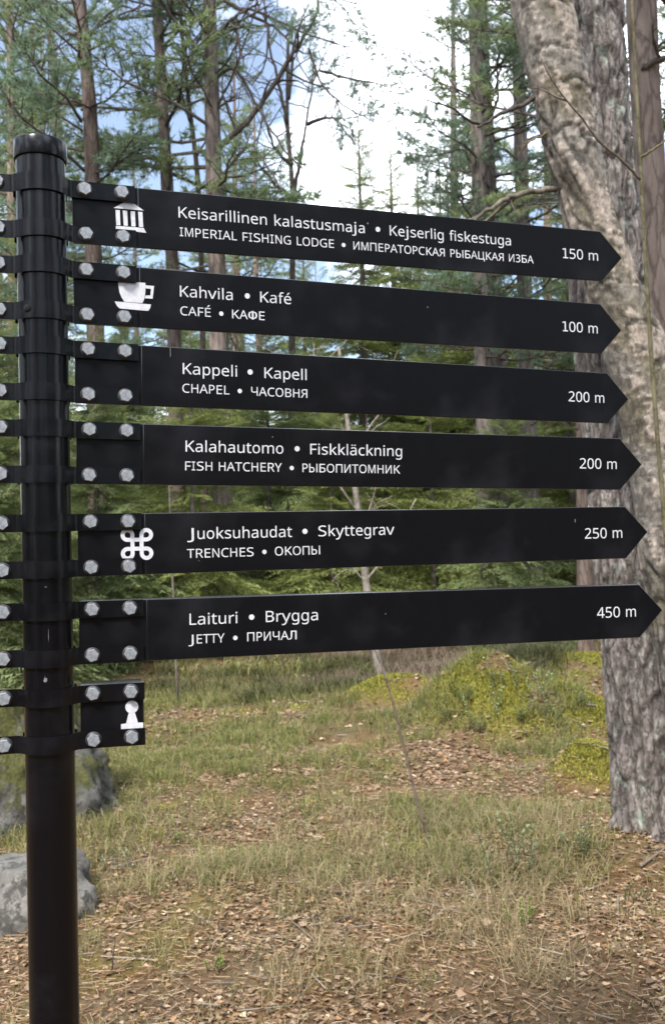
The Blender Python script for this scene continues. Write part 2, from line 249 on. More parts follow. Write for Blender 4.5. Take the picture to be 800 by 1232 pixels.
    'm': (973, ['700,556,758,551,805,535,842,509,859,487,872,461,881,431,887,395,889,355,889,0,798,0,798,351,795,391,786,423,771,448,749,466,720,477,685,481,636,476,597,460,569,435,549,400,538,355,534,301,534,0,443,0,443,351,442,378,438,402,431,423,421,441,409,455,393,466,375,474,354,479,329,481,294,478,265,471,240,458,221,440,206,418,194,391,186,360,182,324,180,283,180,0,89,0,89,546,162,546,176,472,181,472,194,490,208,505,224,519,242,530,261,540,281,547,302,552,324,555,345,556,386,554,422,546,453,534,479,516,500,493,516,464,521,464,542,493,568,516,598,534,631,546,665,554']),
    'n': (633, ['351,556,389,554,422,549,452,539,478,526,500,509,518,487,532,461,542,431,548,395,550,355,550,0,461,0,461,349,458,390,448,423,431,448,408,466,377,477,338,481,284,475,242,458,212,430,193,391,181,342,177,283,177,0,87,0,87,546,160,546,173,472,178,472,192,490,207,505,224,519,243,530,262,540,284,547,306,552,328,555']),
    'o': (607, ['553,274,551,230,545,190,535,153,522,120,505,90,485,64,462,42,435,23,406,9,374,-2,339,-8,302,-10,267,-8,235,-2,204,9,175,23,149,42,125,64,105,90,88,120,74,153,63,190,57,230,55,274,56,309,60,342,66,373,74,401,85,427,108,466,137,498,172,523,211,541,256,552,305,556,352,552,395,541,434,523,468,498,497,466,521,427,533,401,541,373,548,342,552,309', '147,274,148,233,154,196,163,162,176,133,193,109,215,90,240,75,270,67,304,64,338,67,368,75,393,90,415,109,432,133,445,162,454,196,460,233,462,274,460,315,454,352,445,385,431,413,414,437,393,456,367,470,338,478,303,481,253,475,213,456,184,426,170,402,160,375,152,345,148,311']),
    'p': (623, ['344,556,383,553,418,545,451,531,480,511,506,486,528,455,545,418,557,376,565,328,567,274,566,238,563,204,557,173,549,144,539,118,518,79,492,47,461,22,426,4,387,-7,343,-10,317,-9,292,-5,269,1,249,9,230,19,214,30,175,69,169,69,173,25,175,-20,175,-244,86,-244,86,546,159,546,171,472,175,472,214,514,230,526,249,536,269,545,292,551,317,555', '328,481,294,478,265,471,240,460,220,444,204,423,192,397,183,367,177,332,175,291,175,274,177,231,182,193,189,160,201,131,217,107,238,89,263,75,294,67,330,64,361,67,389,76,412,92,431,112,447,137,459,166,468,200,473,236,475,275,474,311,469,344,462,374,452,401,439,425,411,456,374,474']),
    'r': (427, ['346,556,380,554,412,550,400,467,371,473,340,475,319,473,299,469,279,461,261,451,243,439,227,424,213,407,201,388,192,367,185,343,180,318,179,291,179,0,88,0,88,546,162,546,173,446,177,446,189,466,203,484,219,502,236,517,255,530,276,541,298,550,322,554']),
    's': (521, ['472,151,469,117,459,88,444,62,422,40,395,22,363,8,326,-2,285,-8,239,-10,201,-9,166,-6,134,-1,106,6,80,14,57,24,57,106,141,76,174,68,208,64,241,62,286,65,321,72,347,84,365,100,376,120,380,143,378,156,374,168,368,179,358,190,343,201,325,212,236,249,139,289,114,304,94,320,77,338,65,359,58,383,55,411,62,454,82,490,116,518,141,532,170,543,202,550,236,555,274,556,309,555,342,552,374,546,404,539,433,530,460,519,428,448,350,473,323,478,296,482,268,483,232,481,202,475,178,465,161,452,150,435,147,417,148,402,153,390,161,378,173,368,188,358,208,348,297,313,392,273,416,258,436,242,451,224,463,203,470,178']),
    't': (394, ['288,63,333,67,370,74,370,6,326,-6,272,-10,242,-9,214,-4,187,5,163,17,142,34,124,56,111,84,103,118,100,159,100,477,17,477,17,519,102,555,140,671,196,671,196,546,366,546,366,477,196,477,196,161,199,131,208,106,222,87,241,74,263,66']),
    'u': (633, ['546,546,546,0,472,0,459,72,455,72,442,54,427,39,410,25,391,14,371,5,349,-2,327,-6,304,-9,281,-10,239,-8,203,-1,171,11,143,27,121,49,103,75,91,107,83,145,81,188,81,546,172,546,172,195,175,155,185,122,202,97,225,79,256,68,294,64,332,67,364,74,391,87,412,105,429,127,441,154,449,186,454,222,456,262,456,546']),
    'v': (592, ['237,0,0,546,110,546,242,224,262,174,281,122,293,80,297,80,311,122,330,175,350,224,482,546,592,546,354,0']),
    'y': (592, ['1,546,110,546,245,235,266,182,284,133,297,87,302,87,324,153,355,236,482,546,592,546,324,-75,308,-108,291,-138,272,-164,251,-188,227,-208,200,-224,170,-235,136,-242,98,-244,49,-242,13,-236,13,-165,44,-169,81,-171,104,-170,125,-166,143,-159,160,-150,175,-139,188,-126,200,-110,210,-93,219,-74,252,-2']),
    'É': (632, ['564,0,110,0,110,727,564,727,564,647,213,647,213,420,543,420,543,340,213,340,213,81,564,81', '515,951,485,917,443,874,396,833,352,798,286,798,286,811,323,856,363,911,394,961,515,961']),
    'ä': (601, ['309,555,348,553,384,548,415,539,442,527,464,511,492,476,509,430,514,372,514,0,446,0,427,77,423,77,407,59,390,42,372,28,354,16,334,6,312,-1,288,-6,261,-9,230,-10,197,-8,166,-3,138,7,112,21,91,39,73,61,60,87,52,117,49,152,57,202,79,244,117,277,147,294,182,307,224,316,271,323,325,326,422,329,422,362,419,402,408,434,391,456,367,471,338,480,303,483,274,481,245,477,217,470,141,441,112,508,139,520,169,531,201,541,236,549,272,553', '336,264,272,258,223,247,188,231,165,210,151,183,147,151,150,123,160,101,176,84,198,72,223,64,252,62,298,66,338,79,373,100,400,130,416,170,421,218,421,267', '151,694,153,710,158,722,166,732,177,738,188,742,201,743,214,742,226,738,237,732,245,722,250,710,252,694,250,678,245,665,237,655,226,648,214,644,201,643,188,644,177,648,166,655,158,665,153,678', '352,694,354,710,359,722,367,732,377,738,389,742,402,743,415,742,427,738,437,732,445,722,450,710,452,694,450,678,445,665,437,655,427,648,415,644,402,643,389,644,377,648,367,655,359,665,354,678']),
    'é': (596, ['309,556,355,553,397,542,434,526,466,502,493,474,514,439,530,400,539,357,542,310,542,256,154,256,161,199,177,152,203,115,239,88,283,72,335,66,370,67,401,70,431,76,517,104,517,25,488,14,459,5,431,-2,401,-6,368,-9,331,-10,279,-7,232,4,189,21,150,46,118,77,93,116,80,142,70,170,64,201,59,234,58,269,59,304,63,337,69,367,78,396,89,423,113,462,142,495,177,521,217,541,261,552', '308,483,266,478,231,464,202,441,180,410,165,372,156,327,445,327,443,357,438,384,430,408,419,430,404,448,385,463,363,474,337,481', '458,770,430,735,390,693,347,651,307,617,245,617,245,629,279,675,316,730,346,780,458,780']),
    'А': (684, ['583,0,491,225,188,225,97,0,0,0,299,730,385,730,683,0', '377,527,366,556,352,600,340,636,329,594,317,556,307,527,221,307,462,307']),
    'Б': (686, ['205,347,205,81,338,81,397,84,444,94,478,111,501,135,515,168,520,209,515,253,500,287,476,314,441,332,395,344,338,347', '594,646,205,646,205,427,336,427,414,421,480,408,533,387,574,360,603,327,619,291,629,249,633,200,624,139,600,90,559,51,526,32,488,18,444,8,394,2,338,0,92,0,92,727,594,727']),
    'В': (686, ['318,727,371,726,420,721,462,713,500,701,531,687,557,668,578,645,592,617,601,584,604,547,602,519,596,494,587,471,575,450,558,432,539,416,516,403,490,393,460,386,460,381,491,375,519,366,546,354,570,340,590,321,607,299,619,273,626,242,629,207,625,165,615,127,597,94,573,66,543,42,507,24,466,11,419,3,367,0,102,0,102,727', '337,418,395,421,439,431,470,448,490,471,502,501,506,537,501,573,486,602,462,623,427,637,380,646,322,649,197,649,197,418', '197,341,197,77,349,77,409,82,456,94,489,115,510,143,523,176,528,214,526,239,520,261,510,281,496,299,477,313,452,325,422,334,385,339,342,341']),
    'Е': (632, ['564,0,110,0,110,727,564,727,564,647,213,647,213,420,543,420,543,340,213,340,213,81,564,81']),
    'З': (615, ['387,389,432,373,469,351,499,322,521,287,534,246,538,201,535,162,527,127,513,96,494,68,469,43,439,22,405,6,367,-5,325,-12,278,-14,243,-13,208,-10,173,-5,138,2,103,11,68,22,68,120,102,104,136,91,169,81,201,74,234,70,267,69,318,73,360,85,394,105,419,133,434,168,438,210,434,250,419,283,394,311,361,332,321,344,274,348,197,348,197,429,274,429,317,432,353,442,382,459,404,481,417,509,421,542,417,576,405,605,385,627,357,644,323,654,282,657,252,656,221,653,190,648,91,618,91,709,198,732,282,740,324,738,362,732,397,721,428,706,456,687,492,647,514,600,521,545,517,508,506,474,487,446,460,422,427,403']),
    'И': (751, ['95,0,199,0,575,604,579,604,575,548,572,480,571,406,571,0,653,0,653,727,550,727,175,125,171,125,174,174,177,245,178,317,178,727,95,727']),
    'К': (693, ['693,0,574,0,291,347,209,282,209,0,109,0,109,727,209,727,209,369,278,438,347,507,563,727,681,727,364,410']),
    'Л': (731, ['286,644,286,523,280,240,275,193,266,151,252,115,234,84,212,58,185,37,150,21,108,9,59,2,2,0,2,80,52,84,91,95,119,115,139,145,153,191,160,251,166,520,166,727,649,727,649,0,528,0,528,644']),
    'М': (843, ['383,0,164,638,161,638,164,586,166,517,167,441,167,0,90,0,90,727,214,727,418,131,422,131,630,727,753,727,753,0,670,0,670,447,671,518,674,584,677,637,673,637,452,0']),
    'Н': (751, ['652,0,561,0,561,339,190,339,190,0,98,0,98,727,190,727,190,420,561,420,561,727,652,727']),
    'О': (787, ['726,365,725,331,722,300,718,269,712,239,704,211,688,168,667,128,641,93,611,62,577,37,538,16,494,2,446,-7,394,-10,340,-7,291,2,247,17,208,37,173,63,143,93,118,128,97,168,82,212,74,240,69,270,65,300,62,332,61,366,63,409,67,451,75,490,85,527,98,561,114,593,133,622,155,648,180,671,208,692,239,708,274,722,311,731,351,737,395,738,437,737,476,731,512,722,546,709,576,692,604,672,630,649,652,623,671,594,688,562,701,527,712,490,720,450,724,409', '157,365,158,329,161,295,166,264,173,234,182,207,202,166,228,132,260,105,299,85,343,73,394,69,445,73,490,85,528,105,559,132,585,166,605,207,614,234,621,264,626,295,629,329,630,365,628,417,621,465,609,508,594,546,573,580,548,608,518,630,482,645,441,655,395,658,344,654,299,642,260,623,228,596,202,562,182,522,173,495,166,465,161,434,158,400']),
    'П': (751, ['85,0,85,727,666,727,666,0,571,0,571,645,180,645,180,0']),
    'Р': (603, ['285,727,338,725,385,718,425,707,460,691,488,671,511,647,529,619,542,587,550,552,552,513,551,484,546,455,538,427,526,401,510,376,490,353,466,333,437,316,403,302,363,292,319,285,268,283,186,283,186,0,97,0,97,727', '277,649,186,649,186,362,258,362,301,363,338,368,371,376,398,388,420,404,437,424,450,448,457,476,459,509,455,552,440,587,416,614,381,633,335,645']),
    'С': (698, ['445,657,404,655,367,648,331,637,299,622,270,602,245,579,223,552,205,521,191,486,181,448,174,408,172,364,174,329,177,296,183,264,192,235,203,208,226,167,256,133,293,106,337,86,387,74,444,70,478,71,511,74,542,78,633,99,633,19,603,10,573,3,542,-3,508,-7,471,-9,430,-10,383,-8,340,-3,299,6,262,19,229,36,198,56,171,78,146,105,125,134,108,166,93,201,82,238,74,278,69,320,67,365,68,397,71,428,76,458,83,488,92,515,111,559,136,598,165,633,200,664,239,690,284,710,333,725,387,734,446,737,486,736,525,732,563,726,599,718,633,707,664,695,624,617,543,645,512,651,479,655']),
    'Т': (616, ['358,0,258,0,258,647,11,647,11,727,604,727,604,647,358,647']),
    'Ф': (822, ['343,154,343,588,279,575,235,553,209,522,195,481,187,431,185,371,187,311,195,261,209,220,235,189,279,167', '343,727,479,727,479,668,545,663,602,651,650,634,688,610,717,579,739,545,756,506,768,465,776,419,778,371,776,322,768,277,756,235,739,197,717,162,688,132,650,108,602,90,545,79,479,74,479,0,343,0,343,74,281,79,226,90,179,108,141,132,110,162,86,197,68,236,55,278,47,323,44,371,46,420,54,465,66,507,83,545,105,580,134,610,173,634,220,651,277,663,343,668', '479,154,542,167,587,189,613,220,627,261,635,311,637,371,635,431,627,481,613,522,587,553,542,575,479,588']),
    'Ц': (770, ['85,0,85,727,180,727,180,82,560,82,560,727,655,727,655,82,735,82,735,-170,648,-170,648,0']),
    'Ч': (710, ['530,0,530,290,430,262,330,250,260,250,211,256,165,274,126,303,95,340,76,383,70,430,70,727,165,727,165,440,165,430,170,398,184,368,206,345,234,330,265,325,340,328,430,342,530,372,530,727,625,727,625,0']),
    'Ы': (886, ['85,0,85,727,180,727,180,440,330,440,350,440,412,429,468,398,512,349,540,288,550,220,540,152,512,91,468,42,412,11,350,0,330,0', '180,80,330,80,345,80,386,91,421,121,445,166,453,220,445,274,421,319,386,349,345,360,330,360,180,360', '706,0,706,727,801,727,801,0']),
    'Я': (706, ['366,727,304,725,250,717,203,704,164,686,132,664,107,636,90,602,79,564,76,520,79,484,86,452,99,424,117,400,136,379,159,362,184,348,209,336,236,326,17,0,134,0,327,300,486,300,486,0,587,0,587,727', '372,648,486,648,486,378,366,378,308,382,260,393,225,413,200,440,185,475,180,516,182,546,189,572,200,593,217,610,238,624,264,634,295,642,331,646']),
}
# ------------------------------------------------------------------ ground
MOUNDS = [  # x, y, height, rx, ry, moss
    (at(640, 900, 7.4).x, 7.5, .31, .74, .6, 1.0), (at(570, 900, 7.6).x, 7.7, .30, .42, .45, 1.0), (at(715, 900, 5.95).x, 5.95, .27, .24, .26, 1.0),
    (at(485, 860, 8.6).x, 8.6, .22, .42, .3, 1.0), (at(760, 1080, 4.6).x, 4.7, .10, .55, .45, .1), (at(690, 850, 9).x, 9.6, .26, 1.2, .8, .6)]
def ground_z(x, y):
    x = np.asarray(x, float); y = np.asarray(y, float)
    z = (fbm(x * .35 + 9, y * .35, 3, 3) - .5) * .22 + (fbm(x * 1.7, y * 1.7, 11, 3) - .5) * .09
    z = z * np.clip((y - 1) / 2 + .4, .4, 1) + (fbm(x * 9, y * 9, 21, 2) - .5) * .02
    for mx_, my, h, rx, ry, ms in MOUNDS:
        d = ((x - mx_) / rx) ** 2 + ((y - my) / ry) ** 2
        z = z + h * np.exp(-d ** 1.3)
    z = z + np.clip(y - 30, 0, 60) * .015
    return z
def gz(x, y): return float(ground_z(np.array([x]), np.array([y]))[0])
def moss_w(x, y):
    mw = np.zeros_like(x)
    for mx_, my, h, rx, ry, ms in MOUNDS:
        d = ((x - mx_) / (rx * 1.05)) ** 2 + ((y - my) / (ry * 1.05)) ** 2
        mw = np.maximum(mw, ms * np.exp(-d ** 2) )
    n = fbm(x * 3.1, y * 3.1, 31, 3)
    mw = np.maximum(mw * np.clip((fbm(x * 3.2, y * 3.2, 33, 3) - .33) * 6, .05, 1), np.clip((n - .68) * 7, 0, 1) * .32)
    return mw
def grass_w(x, y):
    """how thickly grass grows: a green sward some 5-11 m off, thin dead tufts nearer"""
    a = 1.35 * np.exp(-(((x + .85) / 3.0) ** 2 + ((y - 8.4) / 3.0) ** 2) ** 1.3)
    b_ = .16 * np.exp(-(((x - .45) / .75) ** 2 + ((y - 4.2) / 1.0) ** 2))
    c = .18 * np.exp(-(((x - .2) / 1.3) ** 2 + ((y - 5.4) / .9) ** 2))
    n = fbm(x * 1.6 + 4, y * 1.6, 41, 4); n2 = fbm(x * 5 + 4, y * 5, 43, 3)
    return np.clip((a + b_ + c + .035) * np.clip((n - .33) * 3.6, 0, 1.2) * np.clip((n2 - .25) * 2.6, .1, 1), 0, 1)
def axis(segs):
    o = [segs[0][0]]
    for a, b_, st in segs:
        n = max(1, int(round((b_ - a) / st))); o += [a + (b_ - a) * (i + 1) / n for i in range(n)]
    return np.array(o)
gx = axis([(-260, -60, 20), (-60, -14, 3), (-14, -5, .5), (-5, 5, .045), (5, 14, .5), (14, 60, 3), (60, 260, 20)])
gy = axis([(-120, -10, 10), (-10, 1, .8), (1, 2.2, .2), (2.2, 11, .045), (11, 20, .2), (20, 60, 1.2), (60, 400, 20)])
X, Y = np.meshgrid(gx, gy); Z = ground_z(X.ravel(), Y.ravel())
V = np.stack([X.ravel(), Y.ravel(), Z], 1); nx, ny = len(gx), len(gy)
i0 = (np.arange(ny - 1)[:, None] * nx + np.arange(nx - 1)[None, :]).ravel()
Fq = np.stack([i0, i0 + 1, i0 + nx + 1, i0 + nx], 1)
tint = np.stack([moss_w(X.ravel(), Y.ravel()), grass_w(X.ravel(), Y.ravel()), fbm(X.ravel() * .9, Y.ravel() * .9, 51, 4)], 1)
A = Acc(); A.add(V, Fq, tint)
m, nt, b, L = mat('forest_floor'); at_ = N(nt, 'ShaderNodeAttribute', attribute_name='tint'); sep = N(nt, 'ShaderNodeSeparateColor'); L(at_.outputs['Color'], sep.inputs[0])
n1 = noise_tex(nt, 34, 9, .75); r1 = ramp(nt, [(.28, (.06, .043, .028)), (.45, (.14, .10, .062)), (.58, (.225, .16, .10)), (.75, (.33, .245, .16))]); L(n1.outputs[0], r1.inputs[0])
n2 = noise_tex(nt, 2.2, 5, .6); r2 = ramp(nt, [(.4, (0, 0, 0)), (.6, (1, 1, 1))]); L(n2.outputs[0], r2.inputs[0])
dk = mixc(nt, r2.outputs[0], r1.outputs[0], mixc(nt, 1, r1.outputs[0], (.95, .78, .64), 'MULTIPLY'))
n3 = noise_tex(nt, 50, 8, .7); r3 = ramp(nt, [(.3, (.06, .055, .025)), (.55, (.145, .13, .06)), (.75, (.27, .23, .135))]); L(n3.outputs[0], r3.inputs[0])
n4 = noise_tex(nt, 60, 8, .7); r4 = ramp(nt, [(.3, (.10, .10, .02)), (.55, (.23, .225, .045)), (.75, (.36, .32, .07))]); L(n4.outputs[0], r4.inputs[0])
c = mixc(nt, sep.outputs['Green'], dk, r3.outputs[0]); mr = N(nt, 'ShaderNodeMath', operation='MULTIPLY'); mr.inputs[1].default_value = 1.0; L(sep.outputs['Red'], mr.inputs[0]); c = mixc(nt, mr.outputs[0], c, r4.outputs[0])
L(c, b.inputs['Base Color']); b.inputs['Roughness'].default_value = 1; b.inputs['Specular IOR Level'].default_value = .1; bump(nt, b, n1.outputs[0], .9, .03)
props(A.build('ground', m, smooth=True), kind='structure')

def scatter(n, x0, x1, y0, y1, dens, power=1.0):
    """random points where dens(x, y) allows, thinner with distance"""
    xs = []; ys = []; got = 0
    while got < n:
        t = rng.random(n * 2); y = y0 + (y1 - y0) * t ** power
        k = (y / y1) * 1.15 + .1
        x = (rng.random(n * 2) * (x1 - x0) + x0) * k
        keep = rng.random(n * 2) < dens(x, y)
        xs.append(x[keep]); ys.append(y[keep]); got += keep.sum()
    return np.concatenate(xs)[:n], np.concatenate(ys)[:n]

def leaves(n, x, y, size, palette, lift=.012, tilt=.5):
    """curled leaf of 4 triangles each"""
    z = ground_z(x, y) + lift * rng.random(n)
    a = rng.random(n) * 2 * pi; s = size * (.6 + .8 * rng.random(n)); wd = .55 + .35 * rng.random(n); curl = .25 * rng.random(n) + .03
    tmpl = np.array([(-.5, 0, 0), (-.12, .5, 1), (.5, 0, .2), (-.12, -.5, 1), (0, 0, -.2)])
    V = np.zeros((n, 5, 3)); V[:, :, 0] = tmpl[:, 0]; V[:, :, 1] = tmpl[:, 1] * wd[:, None]; V[:, :, 2] = tmpl[:, 2] * curl[:, None]
    V *= s[:, None, None]
    p = tilt * rng.standard_normal(n) * .6; cp, sp = np.cos(p)[:, None], np.sin(p)[:, None]
    yy = V[:, :, 1] * cp - V[:, :, 2] * sp; zz = V[:, :, 1] * sp + V[:, :, 2] * cp
    ca, sa = np.cos(a)[:, None], np.sin(a)[:, None]; xx = V[:, :, 0] * ca - yy * sa; yy = V[:, :, 0] * sa + yy * ca
    zz = zz - zz.min(axis=1)[:, None] * .7
    V = np.stack([xx + x[:, None], yy + y[:, None], zz + z[:, None]], 2)
    f = np.array([(0, 4, 1), (1, 4, 2), (2, 4, 3), (3, 4, 0)]); Fq = (np.arange(n)[:, None, None] * 5 + f).reshape(-1, 3)
    pal = np.array(palette); c = pal[rng.integers(0, len(pal), n)] * (.75 + .5 * rng.random((n, 1)))
    return V.reshape(-1, 3), Fq, np.repeat(c, 5, axis=0)
LP = [(.39, .28, .18), (.31, .215, .135), (.24, .16, .10), (.17, .11, .066), (.48, .38, .27), (.30, .21, .15), (.35, .21, .11), (.20, .138, .092), (.12, .085, .06)]
lit_d = lambda x, y: np.clip(fbm(x * 2.3, y * 2.3, 61, 3) * 2.2 - .62, .05, 1) * (1 - .5 * grass_w(x, y)) * np.clip(1 - 1.15 * moss_w(x, y), .03, 1)
A = Acc()
x, y = scatter(40000, -3.0, 2.6, 1.6, 7.5, lit_d, 1.2); A.add(*leaves(40000, x, y, .0235, LP))
x, y = scatter(600, -1.9, 1.9, 2.4, 6.0, lit_d, 1.2); A.add(*leaves(600, x, y, .036, [(.28, .19, .13), (.20, .135, .09), (.36, .26, .18)], .02, .9))
x, y = scatter(11000, -4.2, 3.4, 6, 12, lit_d, 1.2); A.add(*leaves(11000, x, y, .040, LP, .012))
props(A.build('leaf_litter', M_LITTER), 'tan and brown dead leaves strewn over the forest floor', 'leaf litter', kind='stuff')

def sticks(n, x, y, lmin, lmax, rad, cols):
    z = ground_z(x, y) + .006 + .012 * rng.random(n); a = rng.random(n) * 2 * pi; l = lmin + (lmax - lmin) * rng.random(n) ** 2
    d = np.stack([np.cos(a), np.sin(a), (rng.random(n) - .3) * .25], 1) * l[:, None] / 2; s = np.stack([-np.sin(a), np.cos(a), a * 0], 1) * rad
    P = np.stack([x, y, z], 1); u = np.array([0, 0, rad * 1.6])
    V = np.stack([P - d - s, P - d + s, P - d + u, P + d - s, P + d + s, P + d + u], 1)
    f = np.array([(0, 3, 5, 2), (1, 2, 5, 4), (0, 1, 4, 3)]); Fq = (np.arange(n)[:, None, None] * 6 + f).reshape(-1, 4)
    pal = np.array(cols); c = pal[rng.integers(0, len(pal), n)] * (.7 + .6 * rng.random((n, 1)))
    return V.reshape(-1, 3), Fq, np.repeat(c, 6, axis=0)
A = Acc()
x, y = scatter(38000, -3.0, 2.6, 1.6, 7, lambda x, y: .2 + .8 * fbm(x * 2, y * 2, 71, 3), 1.25); A.add(*sticks(38000, x, y, .02, .07, .0012, [(.30, .17, .09), (.42, .28, .17), (.20, .12, .07), (.5, .38, .26)]))
x, y = scatter(380, -1.9, 1.9, 2.5, 9, lambda x, y: x * 0 + 1, 1.25); A.add(*sticks(380, x, y, .06, .26, .0028, [(.22, .18, .15), (.12, .095, .08), (.36, .31, .26)]))
props(A.build('needle_litter', M_LITTER), 'fallen pine needles and thin twigs lying between the leaves', 'needle litter', kind='stuff')

def blades(n, x, y, h, wd, lean, colf, zoff=0):
    z = ground_z(x, y) + zoff; a = rng.random(n) * 2 * pi; hh = h * (.5 + rng.random(n)); ln = lean * (.2 + rng.random(n)) * hh
    dx, dy = np.cos(a) * ln, np.sin(a) * ln; b2 = a + pi / 2 + rng.standard_normal(n) * .5; ux, uy = np.cos(b2) * wd, np.sin(b2) * wd
    P0 = np.stack([x, y, z - .005], 1); P1 = P0 + np.stack([dx * .35, dy * .35, hh * .6], 1); P2 = P0 + np.stack([dx, dy, hh * (1 - .35 * np.minimum(1, ln / hh))], 1); U = np.stack([ux, uy, ux * 0], 1)
    V = np.stack([P0 - U, P0 + U, P1 - U * .8, P1 + U * .8, P2], 1)
    q = (np.arange(n)[:, None, None] * 5 + np.array([[(0, 1, 3, 2)]])).reshape(-1, 4); t = (np.arange(n)[:, None, None] * 5 + np.array([[(2, 3, 4)]])).reshape(-1, 3)
    c = colf(n, x, y)
    return V.reshape(-1, 3), q, t, np.repeat(c, 5, axis=0)
def addb(A, V, q, t, c):
    base = A.n; A.add(V, q, c); A.f.append(t + base)
def tufts(n, per, spread, *a, dens, power=1.3):
    cx, cy = scatter(n // per, *a, dens, power); k = rng.integers(0, len(cx), n); r = np.abs(rng.standard_normal(n)) * spread; t = rng.random(n) * 2 * pi
    return cx[k] + r * np.cos(t), cy[k] + r * np.sin(t)
def grass_col(n, x, y):
    g = np.array([(.16, .185, .055), (.20, .21, .065), (.29, .27, .10), (.12, .155, .05)]); d = np.array([(.29, .24, .13), (.35, .295, .175), (.23, .18, .10)])
    green = rng.random(n) < np.clip(.74 + .6 * (fbm(x * 1.2, y * 1.2, 81, 3) - .5) + .22 * np.clip(y - 5.5, -1, 1) - .12 * np.clip(y - 9, 0, 4), .1, .85)
    c = np.where(green[:, None], g[rng.integers(0, 4, n)], d[rng.integers(0, 3, n)]); return c * (.75 + .5 * rng.random((n, 1)))
A = Acc()
x, y = tufts(60000, 22, .075, -4.2, 2.4, 4.2, 12.5, dens=grass_w); addb(A, *blades(60000, x, y, .085, .0019, 1.5, grass_col))
x, y = tufts(9000, 14, .05, -1.9, 1.9, 2.5, 5.6, dens=grass_w); addb(A, *blades(9000, x, y, .075, .0013, 1.1, grass_col))
x, y = scatter(5000, -1.9, 1.9, 2.5, 6.5, lambda x, y: .3 + 0 * x, 1.2); addb(A, *blades(5000, x, y, .05, .0012, 1.2, grass_col))
x, y = tufts(26000, 40, .2, -9, 8, 10.5, 26, dens=lambda x, y: np.clip(fbm(x * .5, y * .5, 91, 3) * 3 - 1, .02, 1)); addb(A, *blades(26000, x, y, .14, .006, 1.4, grass_col))
props(A.build('grass', M_GRASS), 'fine green and straw coloured grass growing between the trees', 'grass', kind='stuff')
# dead long grass, bleached and bent over, in the middle foreground
A = Acc()
x, y = tufts(2800, 24, .07, -.25, 1.0, 3.3, 5.2, dens=lambda x, y: .25 + .75 * fbm(x * 2, y * 2, 95, 3))
addb(A, *blades(2800, x, y, .11, .0015, 1.7, lambda n, x, y: np.array([(.32, .26, .145), (.23, .18, .10), (.38, .31, .19)])[rng.integers(0, 3, n)] * (.7 + .5 * rng.random((n, 1)))))
props(A.build('dead_grass', M_GRASS), 'bleached bent dead grass tangled over the path edge', 'dead grass', kind='stuff')
# moss fuzz
A = Acc()
x, y = scatter(60000, -2.0, 2.2, 4.6, 10, lambda x, y: moss_w(x, y) ** 1.5, 1.0)
addb(A, *blades(60000, x, y, .022, .0035, .9, lambda n, x, y: np.array([(.34, .315, .05), (.26, .255, .05), (.41, .37, .08), (.16, .18, .045)])[rng.integers(0, 4, n)] * (.7 + .6 * rng.random((n, 1)))))
props(A.build('moss', M_MOSS), 'yellow green moss cushioning the low mounds', 'moss', kind='stuff')
# heather and bilberry scrub behind the mounds
A = Acc()
def scrub_col(n, x, y):
    g = fbm(x * .8, y * .8, 99, 3) > .56
    return np.where(g[:, None], np.array([(.105, .105, .05)]), np.array([(.19, .145, .11)])) * (.6 + .8 * rng.random((n, 1)))
x, y = tufts(40000, 90, .16, -2.2, 2.6, 8.8, 16, dens=lambda x, y: .1 + .9 * np.clip(x / 3 + .35, 0, 1)); addb(A, *blades(40000, x, y, .15, .004, 1.3, scrub_col))
props(A.build('heather_scrub', M_GRASS), 'brown heather and green bilberry scrub behind the mossy mounds', 'heather', kind='stuff')

# ------------------------------------------------------------------ rocks
m, nt, b, L = mat('lichen_granite'); n1 = noise_tex(nt, 5, 9, .7); r1 = ramp(nt, [(.3, (.06, .057, .052)), (.5, (.12, .115, .105)), (.7, (.235, .22, .20))]); L(n1.outputs[0], r1.inputs[0])
n2 = noise_tex(nt, 13, 7, .7); r2 = ramp(nt, [(.48, (0, 0, 0)), (.56, (1, 1, 1))]); L(n2.outputs[0], r2.inputs[0]); c = mixc(nt, r2.outputs[0], r1.outputs[0], (.05, .047, .042))
ge = N(nt, 'ShaderNodeNewGeometry'); sx = N(nt, 'ShaderNodeSeparateXYZ'); L(ge.outputs['Normal'], sx.inputs[0]); n3 = noise_tex(nt, 3.2, 6, .7)
mu = N(nt, 'ShaderNodeMath', operation='MULTIPLY'); at2 = N(nt, 'ShaderNodeAttribute', attribute_name='tint'); s2 = N(nt, 'ShaderNodeSeparateColor'); L(at2.outputs['Color'], s2.inputs[0])
L(n3.outputs[0], mu.inputs[0]); L(s2.outputs['Red'], mu.inputs[1]); r3 = ramp(nt, [(.40, (0, 0, 0)), (.48, (1, 1, 1))]); L(mu.outputs[0], r3.inputs[0])
n5 = noise_tex(nt, 60, 5); r5 = ramp(nt, [(.3, (.035, .042, .012)), (.7, (.13, .125, .03))]); L(n5.outputs[0], r5.inputs[0]); c = mixc(nt, r3.outputs[0], c, r5.outputs[0])
gr_ = N(nt, 'ShaderNodeCombineColor'); [L(s2.outputs['Green'], gr_.inputs[k]) for k in range(3)]; c = mixc(nt, 1.0, c, gr_.outputs[0], 'MULTIPLY'); L(c, b.inputs['Base Color']); b.inputs['Roughness'].default_value = .95; bump(nt, b, n1.outputs[0], .8, .03); M_ROCK = m
